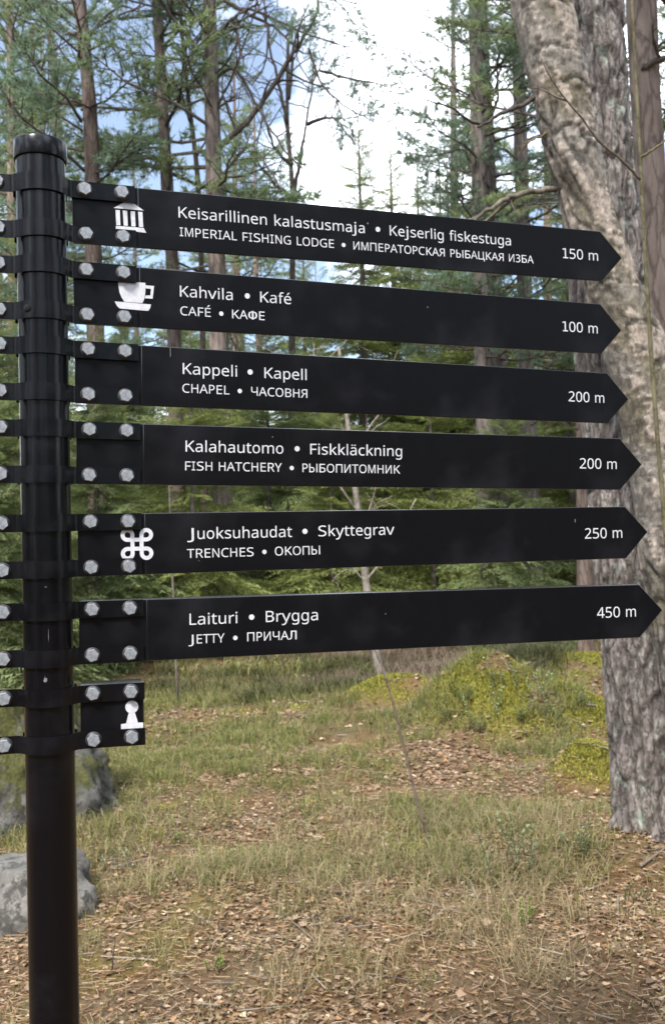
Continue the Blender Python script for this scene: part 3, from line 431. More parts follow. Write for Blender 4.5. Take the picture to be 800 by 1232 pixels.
def rock(cx, cy, sx_, sy_, sz_, seed, label, mossy, sub=6, tiltz=.0):
    me = bpy.data.meshes.new('rock'); import bmesh; bm = bmesh.new(); bmesh.ops.create_icosphere(bm, subdivisions=sub, radius=1)
    co = np.array([v.co for v in bm.verts]); out = []
    for p in co:
        v = Vector(p); d = 1 + .34 * noise.noise(v * 1.1 + Vector((seed, 0, 0))) + .13 * noise.noise(v * 3 + Vector((0, seed, 0))) + .06 * noise.noise(v * 8) + .04 * noise.noise(v * 19) + .015 * noise.noise(v * 45)
        c_ = noise.cell(v * 1.7 + Vector((seed, seed, 0))); d += .07 * (c_ - .5)
        q = v * d; q.z = min(q.z, .72 + .1 * noise.noise(v * 3) + tiltz * q.x); out.append((q.x * sx_, q.y * sy_, q.z * sz_))
    for v, q in zip(bm.verts, out): v.co = q
    bm.to_mesh(me); bm.free(); me.polygons.foreach_set('use_smooth', np.ones(len(me.polygons), dtype=bool))
    a = me.color_attributes.new('tint', 'FLOAT_COLOR', 'POINT'); o3 = np.array(out); cc = np.ones((len(out), 4)); cc[:, 1] = .7 if mossy > .5 else 1.15; cc[:, 0] = np.clip(.25 + mossy * (o3[:, 2] / sz_ + .35), 0, 1.3); a.data.foreach_set('color', cc.astype(np.float32).ravel())
    me.materials.append(M_ROCK); o = link(bpy.data.objects.new('boulder', me)); o.location = (cx, cy, gz(cx, cy)); props(o, label, 'boulder'); return o
rock(at(20, 900, 5.5).x, 5.55, .60, .50, .93, 3.0, 'large grey mossy boulder behind the signpost, taller of the two rocks', .9)
rock(at(22, 1060, 4.1).x, 4.15, .30, .24, .25, 8.3, 'small pale grey boulder low beside the foot of the signpost', .15, 5)
rock(at(690, 960, 5.4).x - .28, 5.35, .05, .04, .03, 5.1, 'fist sized pale stone lying in front of the right mossy mound', 0, 3)
# ------------------------------------------------------------------ trees
def tris(A, P, c):            # P (n,3,3), c (n,3)
    n = len(P); A.add(P.reshape(-1, 3), np.arange(n * 3).reshape(-1, 3), np.repeat(c, 3, axis=0))
def unit(v): return v / (np.linalg.norm(v, axis=-1, keepdims=True) + 1e-9)
def spruce_bough(seed):
    """one drooping fan of twigs with needle sprigs along +X, length 1: triangles and base points"""
    r = np.random.default_rng(seed); T = []; C = []
    def sprigs(p0, d, l, step=.028, sl=.052):
        k = max(2, int(l / step)); t = (np.arange(k) + r.random(k) * .6) / k
        base = p0 + d * (t * l)[:, None] + np.array([0, 0, -.10]) * ((t * l) ** 2)[:, None]
        side = unit(np.cross(d, [0, 0, 1.]))
        for s in (-1, 1):
            o = unit(d * .8 + side * s * (.75 + .4 * r.random((k, 1))) + np.array([0, 0, 1]) * (r.random((k, 1)) - .62) * 1.0)
            L_ = sl * (.7 + .6 * r.random((k, 1))); wv = unit(np.cross(o, r.standard_normal((k, 3)))) * .0075
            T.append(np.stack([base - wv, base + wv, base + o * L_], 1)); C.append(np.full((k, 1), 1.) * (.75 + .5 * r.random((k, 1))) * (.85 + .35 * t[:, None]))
    sprigs(np.zeros(3), np.array([1., 0, -.05]), 1.0, .02)
    m = 13
    for i in range(m):
        t = .10 + .86 * i / m
        for s in (-1, 1):
            tt = t + .03 * r.random(); l = .50 * (1 - tt) ** .75 * (.7 + .5 * r.random()) * min(1, .45 + tt * 2); d = unit(np.array([.85, s * (.75 + .3 * r.random()), -.12 - .25 * r.random()]))
            sprigs(np.array([tt, 0, -.05 * tt - .0 * tt]), d, l)
    return np.concatenate(T), np.concatenate(C)
BOUGHS = [spruce_bough(i) for i in range(4)]
def pine_tuft_branch(seed):
    r = np.random.default_rng(seed); T = []; C = []; limbs = []
    def tuft(p, d, k=15, l=.075):
        o = unit(d + .85 * r.standard_normal((k, 3))); L_ = l * (.7 + .6 * r.random((k, 1))); wv = unit(np.cross(o, r.standard_normal((k, 3)))) * .0042; b0 = p + d * (r.random((k, 1)) * .05 - .02)
        T.append(np.stack([b0 - wv, b0 + wv, b0 + o * L_], 1)); C.append(.7 + .6 * r.random((k, 1)))
    limbs.append((np.array([[0, 0, 0], [.35, .03, .02], [.7, -.03, .09], [1, 0, .2]]), .013))
    for i in range(12):
        t = .3 + .68 * i / 11; s = 1 if i % 2 else -1
        p0 = np.array([t, .0, .02 + .18 * max(0, t - .3)]); d = unit(np.array([.8, s * (.5 + .5 * r.random()), .15 + .5 * (r.random() - .4)])); l = .42 * (1.15 - t) * (.6 + .7 * r.random()) + .06
        limbs.append((np.array([p0, p0 + d * l * .5 + [0, 0, .01], p0 + d * l]), .005))
        for j in range(4): tuft(p0 + d * l * (.35 + .22 * j) + r.standard_normal(3) * .02, unit(d + .5 * r.standard_normal(3)))
    return np.concatenate(T), np.concatenate(C), limbs
PBR = [pine_tuft_branch(i + 50) for i in range(4)]
def frame(d, roll=0):
    d = unit(np.asarray(d, float)); s = unit(np.cross([0, 0, 1.], d)); u = np.cross(d, s)
    s2 = s * cos(roll) + u * sin(roll); u2 = np.cross(d, s2); return np.stack([d, s2, u2])     # rows
G_SPR = [(.175, .21, .08), (.205, .235, .085), (.155, .19, .082)]
G_PIN = [(.165, .22, .12), (.19, .235, .115), (.15, .21, .145)]
def spruce_crown(H, seed, wid=.26, z0=.35, spacing=.30, per=6, col=(.09, .125, .045), name='crown', thin=0.0):
    r = np.random.default_rng(seed); A = Acc(); z = z0
    while z < H - .15:
        f = (z - z0) / (H - z0); bl = (wid * H * (1 - f) ** .85 + .12) * (.8 + .3 * r.random())
        for k in range(per):
            if r.random() < thin: continue
            az = 2 * pi * (k + r.random() * .8) / per; l = bl * (.6 + .55 * r.random()); el = (-.42 + .95 * f + .25 * (r.random() - .5))
            d = np.array([cos(az) * cos(el), sin(az) * cos(el), sin(el)]); Fm = frame(d, (r.random() - .5) * 1.3)
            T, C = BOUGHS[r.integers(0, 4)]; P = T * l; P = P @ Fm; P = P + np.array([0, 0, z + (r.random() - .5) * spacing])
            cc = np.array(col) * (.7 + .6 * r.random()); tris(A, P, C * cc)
        z += spacing * (1 - .45 * f)
    me = A.mesh(name, M_NEEDLE); return me
def trunk_mesh(pts, radii, mat_, n=14, name='trunk', rough=.06, seed=0, tint=(1, 1, 1)):
    P = np.array([tuple(p) for p in pts], float); t = np.linspace(0, 1, len(P)); k = max(12, int(np.linalg.norm(P[-1] - P[0]) / .3)); tt = np.linspace(0, 1, k)
    Q = np.stack([np.interp(tt, t, P[:, i]) for i in range(3)], 1); q = Q.copy(); q[1:-1] = (Q[:-2] + Q[1:-1] * 2 + Q[2:]) / 4; rr = np.interp(tt, np.linspace(0, 1, len(radii)), radii)
    V, Fs = tube(q, rr, n)
    c0 = np.repeat(q, n, axis=0); V = c0 + (V - c0) * (1 + rough * 2 * (fbm(V[:, 0] * 6 + seed + V[:, 1] * 4, V[:, 2] * 2.4, seed, 3) - .5))[:, None]
    A = Acc(); A.add(V, Fs, tint); return A.mesh(name, mat_, True)
def pine_crown(H, zc, seed, spread=1.7, nb=42, col=(.10, .14, .06), axis=lambda z: (0, 0)):
    """foliage mesh and limb mesh of a pine crown"""
    r = np.random.default_rng(seed); A = Acc(); B = Acc()
    for i in range(nb):
        f = (i + r.random()) / nb; z = zc + (H - zc) * f; l = spread * (1 - .55 * f) * (.5 + .7 * r.random()) * min(1, .6 + f * 2); az = r.random() * 2 * pi; el = -.15 + .75 * f + .35 * (r.random() - .5)
        d = np.array([cos(az) * cos(el), sin(az) * cos(el), sin(el)]); Fm = frame(d, (r.random() - .5) * 1.2); ax = axis(z); o = np.array([ax[0], ax[1], z])
        T, C, lb = PBR[r.integers(0, 4)]
        tris(A, (T * l) @ Fm + o, C * (np.array(col) * (.7 + .6 * r.random())))
        for p, rad in lb:
            V, Fq = tube((p * l) @ Fm + o, [rad * l * 1.3, rad * l * .5] if len(p) == 2 else np.linspace(rad * l * 1.4, rad * l * .4, len(p)), 3, False); B.add(V, Fq, (1, 1, 1))
    return A.mesh('crown', M_NEEDLE), B.mesh('limbs', M_TWIG)
def twigs(B, p, d, l, rad, depth, r, wob=.28, up=.05, n=4, tint=(1, 1, 1), sides=4):
    """a bare branch that forks"""
    k = 6; pts = [np.array(p, float)]; dd = unit(np.array(d, float))
    for i in range(k):
        dd = unit(dd + r.standard_normal(3) * wob * .5 + np.array([0, 0, up])); pts.append(pts[-1] + dd * l / k)
    V, Fq = tube(pts, np.linspace(rad, rad * .35, k + 1), sides, False); B.add(V, Fq, tint)
    if depth > 0:
        for j in range(n):
            i = 1 + int(r.random() * (k - 1)); a = unit(pts[i + 1] - pts[i] if i < k else dd); s = unit(np.cross(a, r.standard_normal(3)))
            twigs(B, pts[i], unit(a * .75 + s * .8), l * (.35 + .35 * r.random()), rad * (1 - .6 * i / k) * .55, depth - 1, r, wob, up, n, tint, 3)

GROUP_PINE = 'pine trees standing further back in the forest'; GROUP_SPRUCE = 'spruce trees standing further back in the forest'
# crowns shared between trees
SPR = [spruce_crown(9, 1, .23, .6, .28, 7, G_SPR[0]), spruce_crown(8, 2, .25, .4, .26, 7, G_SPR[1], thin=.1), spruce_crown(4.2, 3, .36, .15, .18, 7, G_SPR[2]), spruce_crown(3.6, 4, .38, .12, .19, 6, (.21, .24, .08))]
SPR_H = [9, 8, 4.2, 3.6]
PC = [pine_crown(15, 7.0, 5, 2.1, 46, G_PIN[0]), pine_crown(14, 5.2, 6, 2.0, 52, G_PIN[1]), pine_crown(13, 4.0, 7, 1.9, 60, G_PIN[2])]
def dead_limbs(z0, z1, n, seed, rt=.1, l=(.3, 1.1), tint=(1, 1, 1)):
    r = np.random.default_rng(seed); B = Acc()
    for i in range(n):
        z = z0 + (z1 - z0) * r.random(); az = r.random() * 2 * pi; el = r.random() * .9 - .3
        twigs(B, (0, 0, z), (cos(az) * cos(el), sin(az) * cos(el), sin(el)), l[0] + (l[1] - l[0]) * r.random(), .012, 2, r, .3, 0, 3, tint)
    return B.mesh('limbs', M_TWIG)
DL = [dead_limbs(1.5, 8, 16, 11), dead_limbs(1.2, 7, 20, 12)]
TR_S = trunk_mesh([(0, 0, -.2), (.03, 0, 3), (0, .03, 6), (0, 0, 9)], [.11, .085, .05, .01], M_PINEBARK, 8)
TR_P = [trunk_mesh([(0, 0, -.2), (.06, 0, 4), (-.05, .05, 9), (.05, 0, 15)], [.15, .12, .095, .02], M_PINEBARK, 12, seed=3), trunk_mesh([(0, 0, -.2), (-.10, .05, 4), (.08, 0, 9), (0, 0, 14)], [.12, .10, .08, .02], M_REDBARK, 12, seed=5)]
def copy_tree(o):
    c = o.copy(); COL.objects.link(c)
    for ch in o.children:
        d = ch.copy(); COL.objects.link(d); d.parent = c; d.matrix_parent_inverse = Matrix()
    return c
def child(me, name, parent, scale=None, rotz=0):
    o = bpy.data.objects.new(name, me); link(o, parent); o.rotation_euler.z = rotz
    if name in ('limbs', 'dead_limbs', 'crown'): o['kind'] = 'stuff'
    if scale: o.scale = scale
    return o
def make_spruce(k):
    e = empty('spruce_tree'); H = SPR_H[k]; child(TR_S, 'trunk', e, (H / 9, H / 9, H / 9)); child(SPR[k], 'crown', e); return e
def make_pine(k):
    e = empty('pine_tree'); child(TR_P[k % 2], 'trunk', e); child(PC[k][0], 'crown', e); child(PC[k][1], 'limbs', e); child(DL[k % 2], 'dead_limbs', e); return e
protoS = [make_spruce(k) for k in range(4)]; protoP = [make_pine(k) for k in range(3)]; usedS = [False] * 4; usedP = [False] * 3
def put(proto, used, k, x, y, s, rot, label, cat, group=None, sz=None):
    o = proto[k] if not used[k] else copy_tree(proto[k]); used[k] = True
    o.location = (x, y, gz(x, y) - .05); o.rotation_euler = (0, 0, rot); o.scale = (s, s, sz or s)
    for key in ('group',):
        if key in o: del o[key]
    props(o, label, cat, group); return o
def spruce(k, px, D, s, label, group=None, rot=None, sz=None):
    return put(protoS, usedS, k, at(px, 640, D).x, D, s, rng.random() * 6 if rot is None else rot, label, 'spruce tree', group, sz)
def pine(k, px, D, s, label, group=None, rot=None):
    return put(protoP, usedP, k, at(px, 640, D).x, D, s, rng.random() * 6 if rot is None else rot, label, 'pine tree', group)

# individually placed trees of the middle distance
spruce(1, 442, 18, 1.17, 'slender young spruce whose tip stands alone against the bright sky in the middle')
spruce(0, 512, 21, 1.08, 'dark spruce just right of the slender young spruce tip, above the top sign board')
spruce(1, 480, 20, 1.2, 'lower spruce crown between the slender spruce tip and the dark spruce to its right')
spruce(0, 548, 19, .98, 'spruce closing the right foot of the open sky gap above the top sign')
pine(2, 588, 12.6, .9, 'bushy pine whose blue green sprays edge the right side of the open sky')
spruce(0, 372, 20, .85, 'spruce between the two thin forked trunks, its top above the top sign')
spruce(2, -8, 9.6, 1.0, 'bushy spruce at the left picture edge behind the post and the boulder')
spruce(2, 118, 11.5, .98, 'bushy young spruce seen between the sign boards just right of the post')
spruce(3, 232, 12.5, 1.12, 'young spruce behind the left half of the fifth sign board')
spruce(2, 325, 14.5, 1.1, 'broad young spruce behind the middle of the lower sign boards')
spruce(3, 400, 13.2, .95, 'low light green spruce behind the thin birch')
spruce(3, 520, 14.2, 1.2, 'bushy spruce behind the middle right of the fifth sign board')
spruce(2, 612, 12.2, .80, 'bright green low spruce just left of the big furrowed pine')
spruce(1, 690, 15, .8, 'dark spruce partly hidden behind the big furrowed pine')
spruce(1, 40, 15, .93, 'tall spruce filling the upper left corner behind the post cap')
spruce(1, 585, 18, 1.1, 'tall spruce left of the birch, right of the open sky')
spruce(0, 720, 22, 1.25, 'tall spruce showing right of the birch in the upper right corner')
pine(2, 640, 14.5, .98, 'leafy pine with a reddish thin trunk left of the big birch')
pine(2, 560, 19, .9, 'pine with dense blue green crown at the right edge of the open sky')
pine(0, 538, 25, .75, 'slim pine trunk visible under the fourth sign board')
pine(1, 668, 20, 1.0, 'slim pine trunk in the gap beside the tip of the top signs')
pine(2, 600, 13.2, .95, 'pine with thick overhanging green foliage between the open sky and the big birch')
pine(1, 700, 11, .85, 'pine whose crown hangs behind the top of the big birch')
# further back: nothing in the photo tells these apart
r2_ = np.random.default_rng(42)
def clear_sky(x, y): # px column and needed top
    px = 400 + F_PX * x / y; return px
cnt = 0
for i in range(210):
    y = 24 + 36 * r2_.random() ** .9; px = -260 + 1320 * r2_.random(); x = (px - 400) / F_PX * y
    gap = 395 < px < 560
    if i % 3:
        s = .7 + .45 * r2_.random()
        if gap: s = min(s, (y * .22 + 1) / 9)
        put(protoS, usedS, int(r2_.integers(0, 2)), x, y, s, r2_.random() * 6, 'spruce far back among the trees of the forest', 'spruce tree', GROUP_SPRUCE)
    elif not gap or px < 410:
        put(protoP, usedP, int(r2_.integers(0, 2)), x, y, .85 + .35 * r2_.random(), r2_.random() * 6, 'pine far back among the trees of the forest', 'pine tree', GROUP_PINE)
    cnt += 1
for i in range(34):      # low young spruces closing the view near the ground
    px = -60 + 920 * (i + r2_.random()) / 34; y = 16 + 9 * r2_.random(); x = (px - 400) / F_PX * y
    put(protoS, usedS, 2 + int(i % 2), x, y, .8 + .45 * r2_.random(), r2_.random() * 6, 'young bushy spruce in the undergrowth behind the clearing', 'spruce tree', 'young spruces of the undergrowth')
for i in range(84):   # the forest goes on behind and beside the viewer
    a = R(34 + 292 * (i + .8 * r2_.random()) / 84); d_ = 9 + 10 * r2_.random(); x, y = d_ * sin(a), d_ * cos(a)
    if i % 2: put(protoP, usedP, i % 3, x, y, .85 + .2 * r2_.random(), i * 1.3, 'pine standing outside the picture beside the clearing', 'pine tree', 'pines around the clearing')
    else: put(protoS, usedS, i % 4 // 2, x, y, .8 + .3 * r2_.random(), i * 1.3, 'spruce standing outside the picture beside the clearing', 'spruce tree', 'spruces around the clearing')

# trunks of the upper left, each drawn along its own line
def lined_pine(name, label, cat, D, line, dia, mat_, top, crown=None, tint=(1, 1, 1), zc=0, cs=1.0, n=16, dead=None, seed=0):
    pts = [at(px, py, D) for px, py in line]; pts.sort(key=lambda p: p.z)
    d = (pts[-1] - pts[0]) / max(.01, pts[-1].z - pts[0].z); lo = pts[0] - (pts[1] - pts[0]) / (pts[1].z - pts[0].z) * (pts[0].z + .2); hi = pts[-1] + (pts[-1] - pts[-2]) / (pts[-1].z - pts[-2].z) * (top - pts[-1].z)
    base = Vector((lo.x, D, gz(lo.x, D))); e = empty(name, base); props(e, label, cat)
    P = [p - base for p in [Vector((lo.x, D, base.z - .1))] + pts + [hi]]
    zz = np.array([p.z for p in P]); f = (zz - zz[0]) / (zz[-1] - zz[0]); rad = dia / 2 * (1.12 - .75 * f ** 1.2)
    k = 60; zq = np.linspace(zz[0], zz[-1], k); PX = np.interp(zq, zz, [p.x for p in P]); PY = np.interp(zq, zz, [p.y for p in P]); rr = np.interp(zq, zz, rad)
    for _ in range(2): PX[1:-1] = (PX[:-2] + 2 * PX[1:-1] + PX[2:]) / 4
    child(trunk_mesh(list(zip(PX, PY, zq)), rr, mat_, n, seed=seed, tint=tint, rough=.12), 'trunk', e)
    axis_x = lambda z: float(np.interp(z, zq, PX))
    if crown is not None:
        me, lm = PC[crown]; Ht = [15, 14, 13][crown]
        for me_, nm in ((me, 'crown'), (lm, 'limbs')):
            o = child(me_, nm, e, (cs, cs, cs), seed * 1.7); le = (axis_x(top) - axis_x(top - 8)) / 8; o.rotation_euler = (0, math.atan(le), 0); o.location = (axis_x(top) - le * Ht * cs, 0, top - Ht * cs)
    return e, axis_x, base
def limb(e, base, line, D0, D1, rad0, rad1, mat_=M_TWIG, forks=3, seed=0, tint=(1, 1, 1), name='branch', fl=.5):
    pts = [at(px, py, D0 + (D1 - D0) * i / (len(line) - 1)) - base for i, (px, py) in enumerate(line)]
    P = np.array([tuple(p) for p in pts]); t = np.linspace(0, 1, len(P)); tt = np.linspace(0, 1, len(P) * 4); Q = np.stack([np.interp(tt, t, P[:, i]) for i in range(3)], 1); Q[1:-1] = (Q[:-2] + 2 * Q[1:-1] + Q[2:]) / 4
    rr = np.random.default_rng(seed); Q[1:] += rr.standard_normal(Q[1:].shape) * rad0 * .25
    B = Acc(); V, Fq = tube(Q, np.linspace(rad0, rad1, len(Q)), 7); B.add(V, Fq, tint)
    for j in range(forks):
        i = 2 + int(rr.random() * (len(Q) - 4)); a = unit(Q[i + 1] - Q[i]); twigs(B, Q[i], unit(a + rr.standard_normal(3) * .7), fl * (.5 + rr.random()), rad1 * 1.1 + .002, 1, rr, .35, 0, 3, tint)
    return B.build(name, mat_, e, True)
e, ax, b0 = lined_pine('pine_tree', 'reddish pine trunk at the far left edge above the post cap', 'pine tree', 17, [(12, 0), (14, 120), (16, 330), (18, 560)], .21, M_REDBARK, 14, 1, seed=1)
e, ax, b0 = lined_pine('pine_tree', 'grey brown pine trunk second from the left, behind the spruce twigs', 'pine tree', 18, [(57, 0), (66, 80), (70, 200), (76, 560)], .25, M_PINEBARK, 15, 0, seed=2)
e, ax, b0 = lined_pine('pine_tree', 'dark crooked pine trunk just right of the post cap, reddish near the top', 'pine tree', 13, [(97, 0), (103, 70), (110, 140), (112, 240), (118, 560)], .27, M_PINEBARK, 12, 2, tint=(.75, .66, .62), seed=3)
limb(e, b0, [(104, 50), (125, 20), (150, 5), (175, 20)], 13, 12.6, .022, .008, forks=4, seed=4)
limb(e, b0, [(108, 90), (85, 75), (65, 50), (40, 38)], 13, 13.2, .02, .006, forks=4, seed=5)
e, ax, b0 = lined_pine('pine_tree', 'straight dark pine trunk left of the pair over the letter K of the top sign', 'pine tree', 13.6, [(189, 0), (195, 100), (201, 220), (208, 315), (212, 500)], .215, M_PINEBARK, 14, 1, tint=(.8, .74, .72), seed=4)
limb(e, b0, [(196, 60), (210, 50), (228, 70), (236, 110)], 13.6, 13.3, .02, .006, forks=3, seed=6)
e, ax, b0 = lined_pine('bare_tree', 'thin dark leaning trunk between the two straight pine trunks', 'bare tree', 13.9, [(216, 0), (222, 70), (229, 140), (238, 200), (243, 330), (246, 560)], .10, M_TWIG, 11, None, tint=(1.0, .95, .9), n=8, seed=5)
for j, ln in enumerate([[(222, 60), (215, 30), (205, 0)], [(224, 90), (240, 50), (246, 10)], [(230, 150), (218, 110), (205, 90)], [(236, 190), (250, 165), (262, 150)]]): limb(e, b0, ln, 13.9, 13.6, .018, .005, forks=4, seed=20 + j)
e, ax, b0 = lined_pine('pine_tree', 'stout grey pine trunk with long bare limbs reaching right, left of the open sky', 'pine tree', 13.0, [(252, 0), (255, 100), (258, 230), (262, 330), (266, 560)], .275, M_PINEBARK, 13, 0, tint=(1.05, 1.0, .98), seed=6)
for j, (ln, r0_, r1_) in enumerate([([(259, 180), (272, 170), (290, 155), (313, 128), (340, 85), (358, 58), (378, 25), (384, -20)], .05, .016), ([(254, 88), (252, 78), (238, 60), (215, 32), (188, -5)], .035, .02), ([(254, 50), (272, 32), (284, 18)], .03, .02), ([(256, 100), (275, 82), (285, 84), (300, 110), (322, 150), (345, 185), (372, 210)], .026, .01), ([(258, 222), (285, 190), (303, 172), (322, 200), (345, 238)], .022, .008), ([(256, 140), (278, 95), (292, 60), (305, 20), (312, -10)], .018, .007), ([(257, 132), (275, 122), (290, 118)], .02, .006), ([(270, 0), (300, 18), (330, 32), (352, 52)], .028, .014)]):
    limb(e, b0, ln, 13.0, 12.7 - .2 * (j % 3), r0_, r1_, forks=5, seed=30 + j, fl=.7)
e, ax, b0 = lined_pine('bare_tree', 'thin forked leafless tree with dark stems left of the slender spruce tip', 'bare tree', 15.5, [(346, 90), (345, 150), (352, 215), (352, 330), (350, 560)], .13, M_TWIG, 9.5, None, n=8, seed=7)
for j, ln in enumerate([[(354, 230), (362, 190), (372, 130), (378, 80)], [(346, 150), (338, 110), (325, 60), (318, 0)], [(352, 200), (330, 180), (318, 140)], [(370, 150), (395, 140), (415, 150)], [(350, 240), (325, 215), (300, 180)], [(347, 120), (352, 60), (372, 0)]]): limb(e, b0, ln, 15.5, 15.2, .035, .009, forks=7, seed=50 + j, fl=1.0)
# hanging pine twigs at the top middle: low branches of a pine standing left of the open sky
e, ax, b0 = lined_pine('pine_tree', 'pine whose bluish branch sprays hang into the open sky at the top middle', 'pine tree', 11.6, [(300, -260), (302, -120)], .18, M_PINEBARK, 13, 2, seed=8) if False else (None, None, None)
def sprayed_branch(e, base, line, D0, D1, rad0, rad1, seed, ntuft=10, scale=.5, col=G_PIN[2]):
    limb(e, base, line, D0, D1, rad0, rad1, forks=4, seed=seed); A = Acc(); r = np.random.default_rng(seed)
    pts = np.array([tuple(at(px, py, D0 + (D1 - D0) * i / (len(line) - 1)) - base) for i, (px, py) in enumerate(line)])
    for j in range(ntuft):
        t = .25 + .75 * (j + r.random()) / ntuft; q = np.array([np.interp(t, np.linspace(0, 1, len(pts)), pts[:, i]) for i in range(3)]); d = unit(r.standard_normal(3) * np.array([1, 1, .6])); T, C, lb = PBR[r.integers(0, 4)]
        tris(A, (T * scale * (.6 + .8 * r.random())) @ frame(d, r.random() * 6) + q, C * (np.array(col) * (.7 + .6 * r.random())))
    A.build('needle_spray', M_NEEDLE, e)
tall = [o for o in COL.objects if o.get('label', '').startswith('stout grey pine')][0]
for j, ln in enumerate([[(300, 10), (345, 30), (380, 45), (430, 60)], [(372, 60), (385, 100), (410, 125), (455, 150)], [(300, 0), (350, -10), (410, 0), (450, 10)], [(385, 85), (420, 95), (455, 100), (465, 105)]]): sprayed_branch(tall, tall.location, ln, 12.7, 12.3, .02, .006, 80 + j, 13, .55)
crook = [o for o in COL.objects if o.get('label', '').startswith('dark crooked')][0]
for j, ln in enumerate([[(108, 60), (130, 50), (150, 75), (165, 60)], [(105, 40), (140, 20), (165, 10), (180, -10)], [(110, 130), (85, 120), (60, 130)]]): sprayed_branch(crook, crook.location, ln, 12.9, 12.4, .018, .005, 90 + j, 10, .5)

# ------------------------------------------------------------------ the two big trunks on the right
exp_ = math.exp
def big_trunk(label, name, cat, pts, diam, top, mat_, dispf, nseg, seed, zmax=4.8, crown=None, flare=.12):
    """pts: world centre points going up; dispf(theta*r, z) gives relief and colour"""
    pts = sorted(pts, key=lambda p: p.z); base = Vector((pts[0].x, pts[0].y, gz(pts[0].x, pts[0].y))); e = empty(name, base); props(e, label, cat)
    zz = np.array([p.z for p in pts]) - base.z; nr = int(zmax / .0105); zq = np.linspace(-.06, zmax, nr)
    cx = np.interp(zq, zz, [p.x - base.x for p in pts]); cy = np.interp(zq, zz, [p.y - base.y for p in pts])
    ker = np.hanning(41); ker /= ker.sum()
    sm = lambda a: np.convolve(np.pad(a, 20, mode='reflect', reflect_type='odd'), ker, 'valid'); cx = sm(cx); cy = sm(cy)
    R0 = np.interp(zq, [0, 2, 2.9, zmax], [d / 2 for d in diam]) * (1 + flare * np.exp(-np.clip(zq, 0, 9) / .12))
    V = []; C = []
    th = np.arange(nseg) * 2 * pi / nseg; Rm = diam[2] / 2
    for i in range(nr):
        for t in th:
            vis = (sin(t) < .35)
            d, c_ = dispf(cos(t) * Rm, sin(t) * Rm, zq[i]) if vis else (0, (.6, .55, .5) if seed == 1 else (.2, .18, .15))
            rr = R0[i] * (1 + .16 * exp_(-max(0, zq[i]) / .16) * cos(5 * t + 1 + seed)) + d; V.append((cx[i] + cos(t) * rr, cy[i] + sin(t) * rr, zq[i])); C.append(c_)
    k = np.arange(nseg); k2 = (k + 1) % nseg; Fq = np.concatenate([np.stack([i * nseg + k, i * nseg + k2, (i + 1) * nseg + k2, (i + 1) * nseg + k], 1) for i in range(nr - 1)])
    A = Acc(); A.add(V, Fq, C)
    hi = np.array([cx[-1], cy[-1], zmax]); sl_ = np.array([(cx[-1] - cx[-60]) / (zq[-1] - zq[-60]), (cy[-1] - cy[-60]) / (zq[-1] - zq[-60]), 1.])
    P = [hi + sl_ * s - np.array([0, 0, .03]) for s in (0, 1, 2, 4, top - zmax)]; V2, F2 = tube(P, [diam[3] / 2 * f for f in (1, .95, .9, .7, .2)], 24); A.add(V2, F2, (.8, .8, .8) if seed == 1 else (.25, .22, .19))
    A.build('trunk', mat_, e, True)
    if crown is not None:
        for me_, nm in ((PC[crown][0], 'crown'), (PC[crown][1], 'limbs')):
            o = child(me_, nm, e); o.location = (P[-1][0] * .7, P[-1][1] * .7, top - [15, 14, 13][crown])
    return e, base
def pine_relief(x, y, z):
    p = Vector((x * 17, y * 17, z * 4.2)); w_ = noise.noise_vector(p * .9) * .55; d, _ = noise.voronoi(p + w_); e_ = d[1] - d[0]
    g = min(1, e_ / .30); g = g * g * (3 - 2 * g); n = noise.noise(Vector((x * 60, y * 60, z * 30))); n2 = noise.noise(Vector((x * 9, y * 9, z * 3)))
    plate = .5 + .5 * noise.cell(p + w_) if False else .5
    v = .52 + .52 * g + .18 * n + .12 * n2; l = 1 if noise.noise(Vector((x * 26 + 5, y * 26, z * 12))) > .42 and g > .6 else 0
    c = (v * (1 - .03 * l) + .0, v * (1 + .05 * l), v * (1 + .02 * l)); c = tuple(q * (1 + .35 * l) for q in c)
    return -.017 * (1 - g) + .005 * n + .004 * noise.noise(Vector((x * 140, y * 140, z * 60))) + .008 * n2, c
pl = [(702 + 48 - 2, 0), (743, 0)]
PD = 4.75
pine_line = [(702, -40), (706, 50), (713, 150), (722, 260), (729, 340), (739, 440), (747, 540), (757, 660), (769, 760), (780, 900), (790, 1010)]
pp = [at(px + 0, py, PD) for px, py in pine_line]
big_pine, bp0 = big_trunk('big grey pine with deeply furrowed bark standing at the right behind the birch', 'pine_tree', 'pine tree', pp, [.385, .375, .37, .36], 15, M_BIGPINE, pine_relief, 130, 1, 4.9, 0)
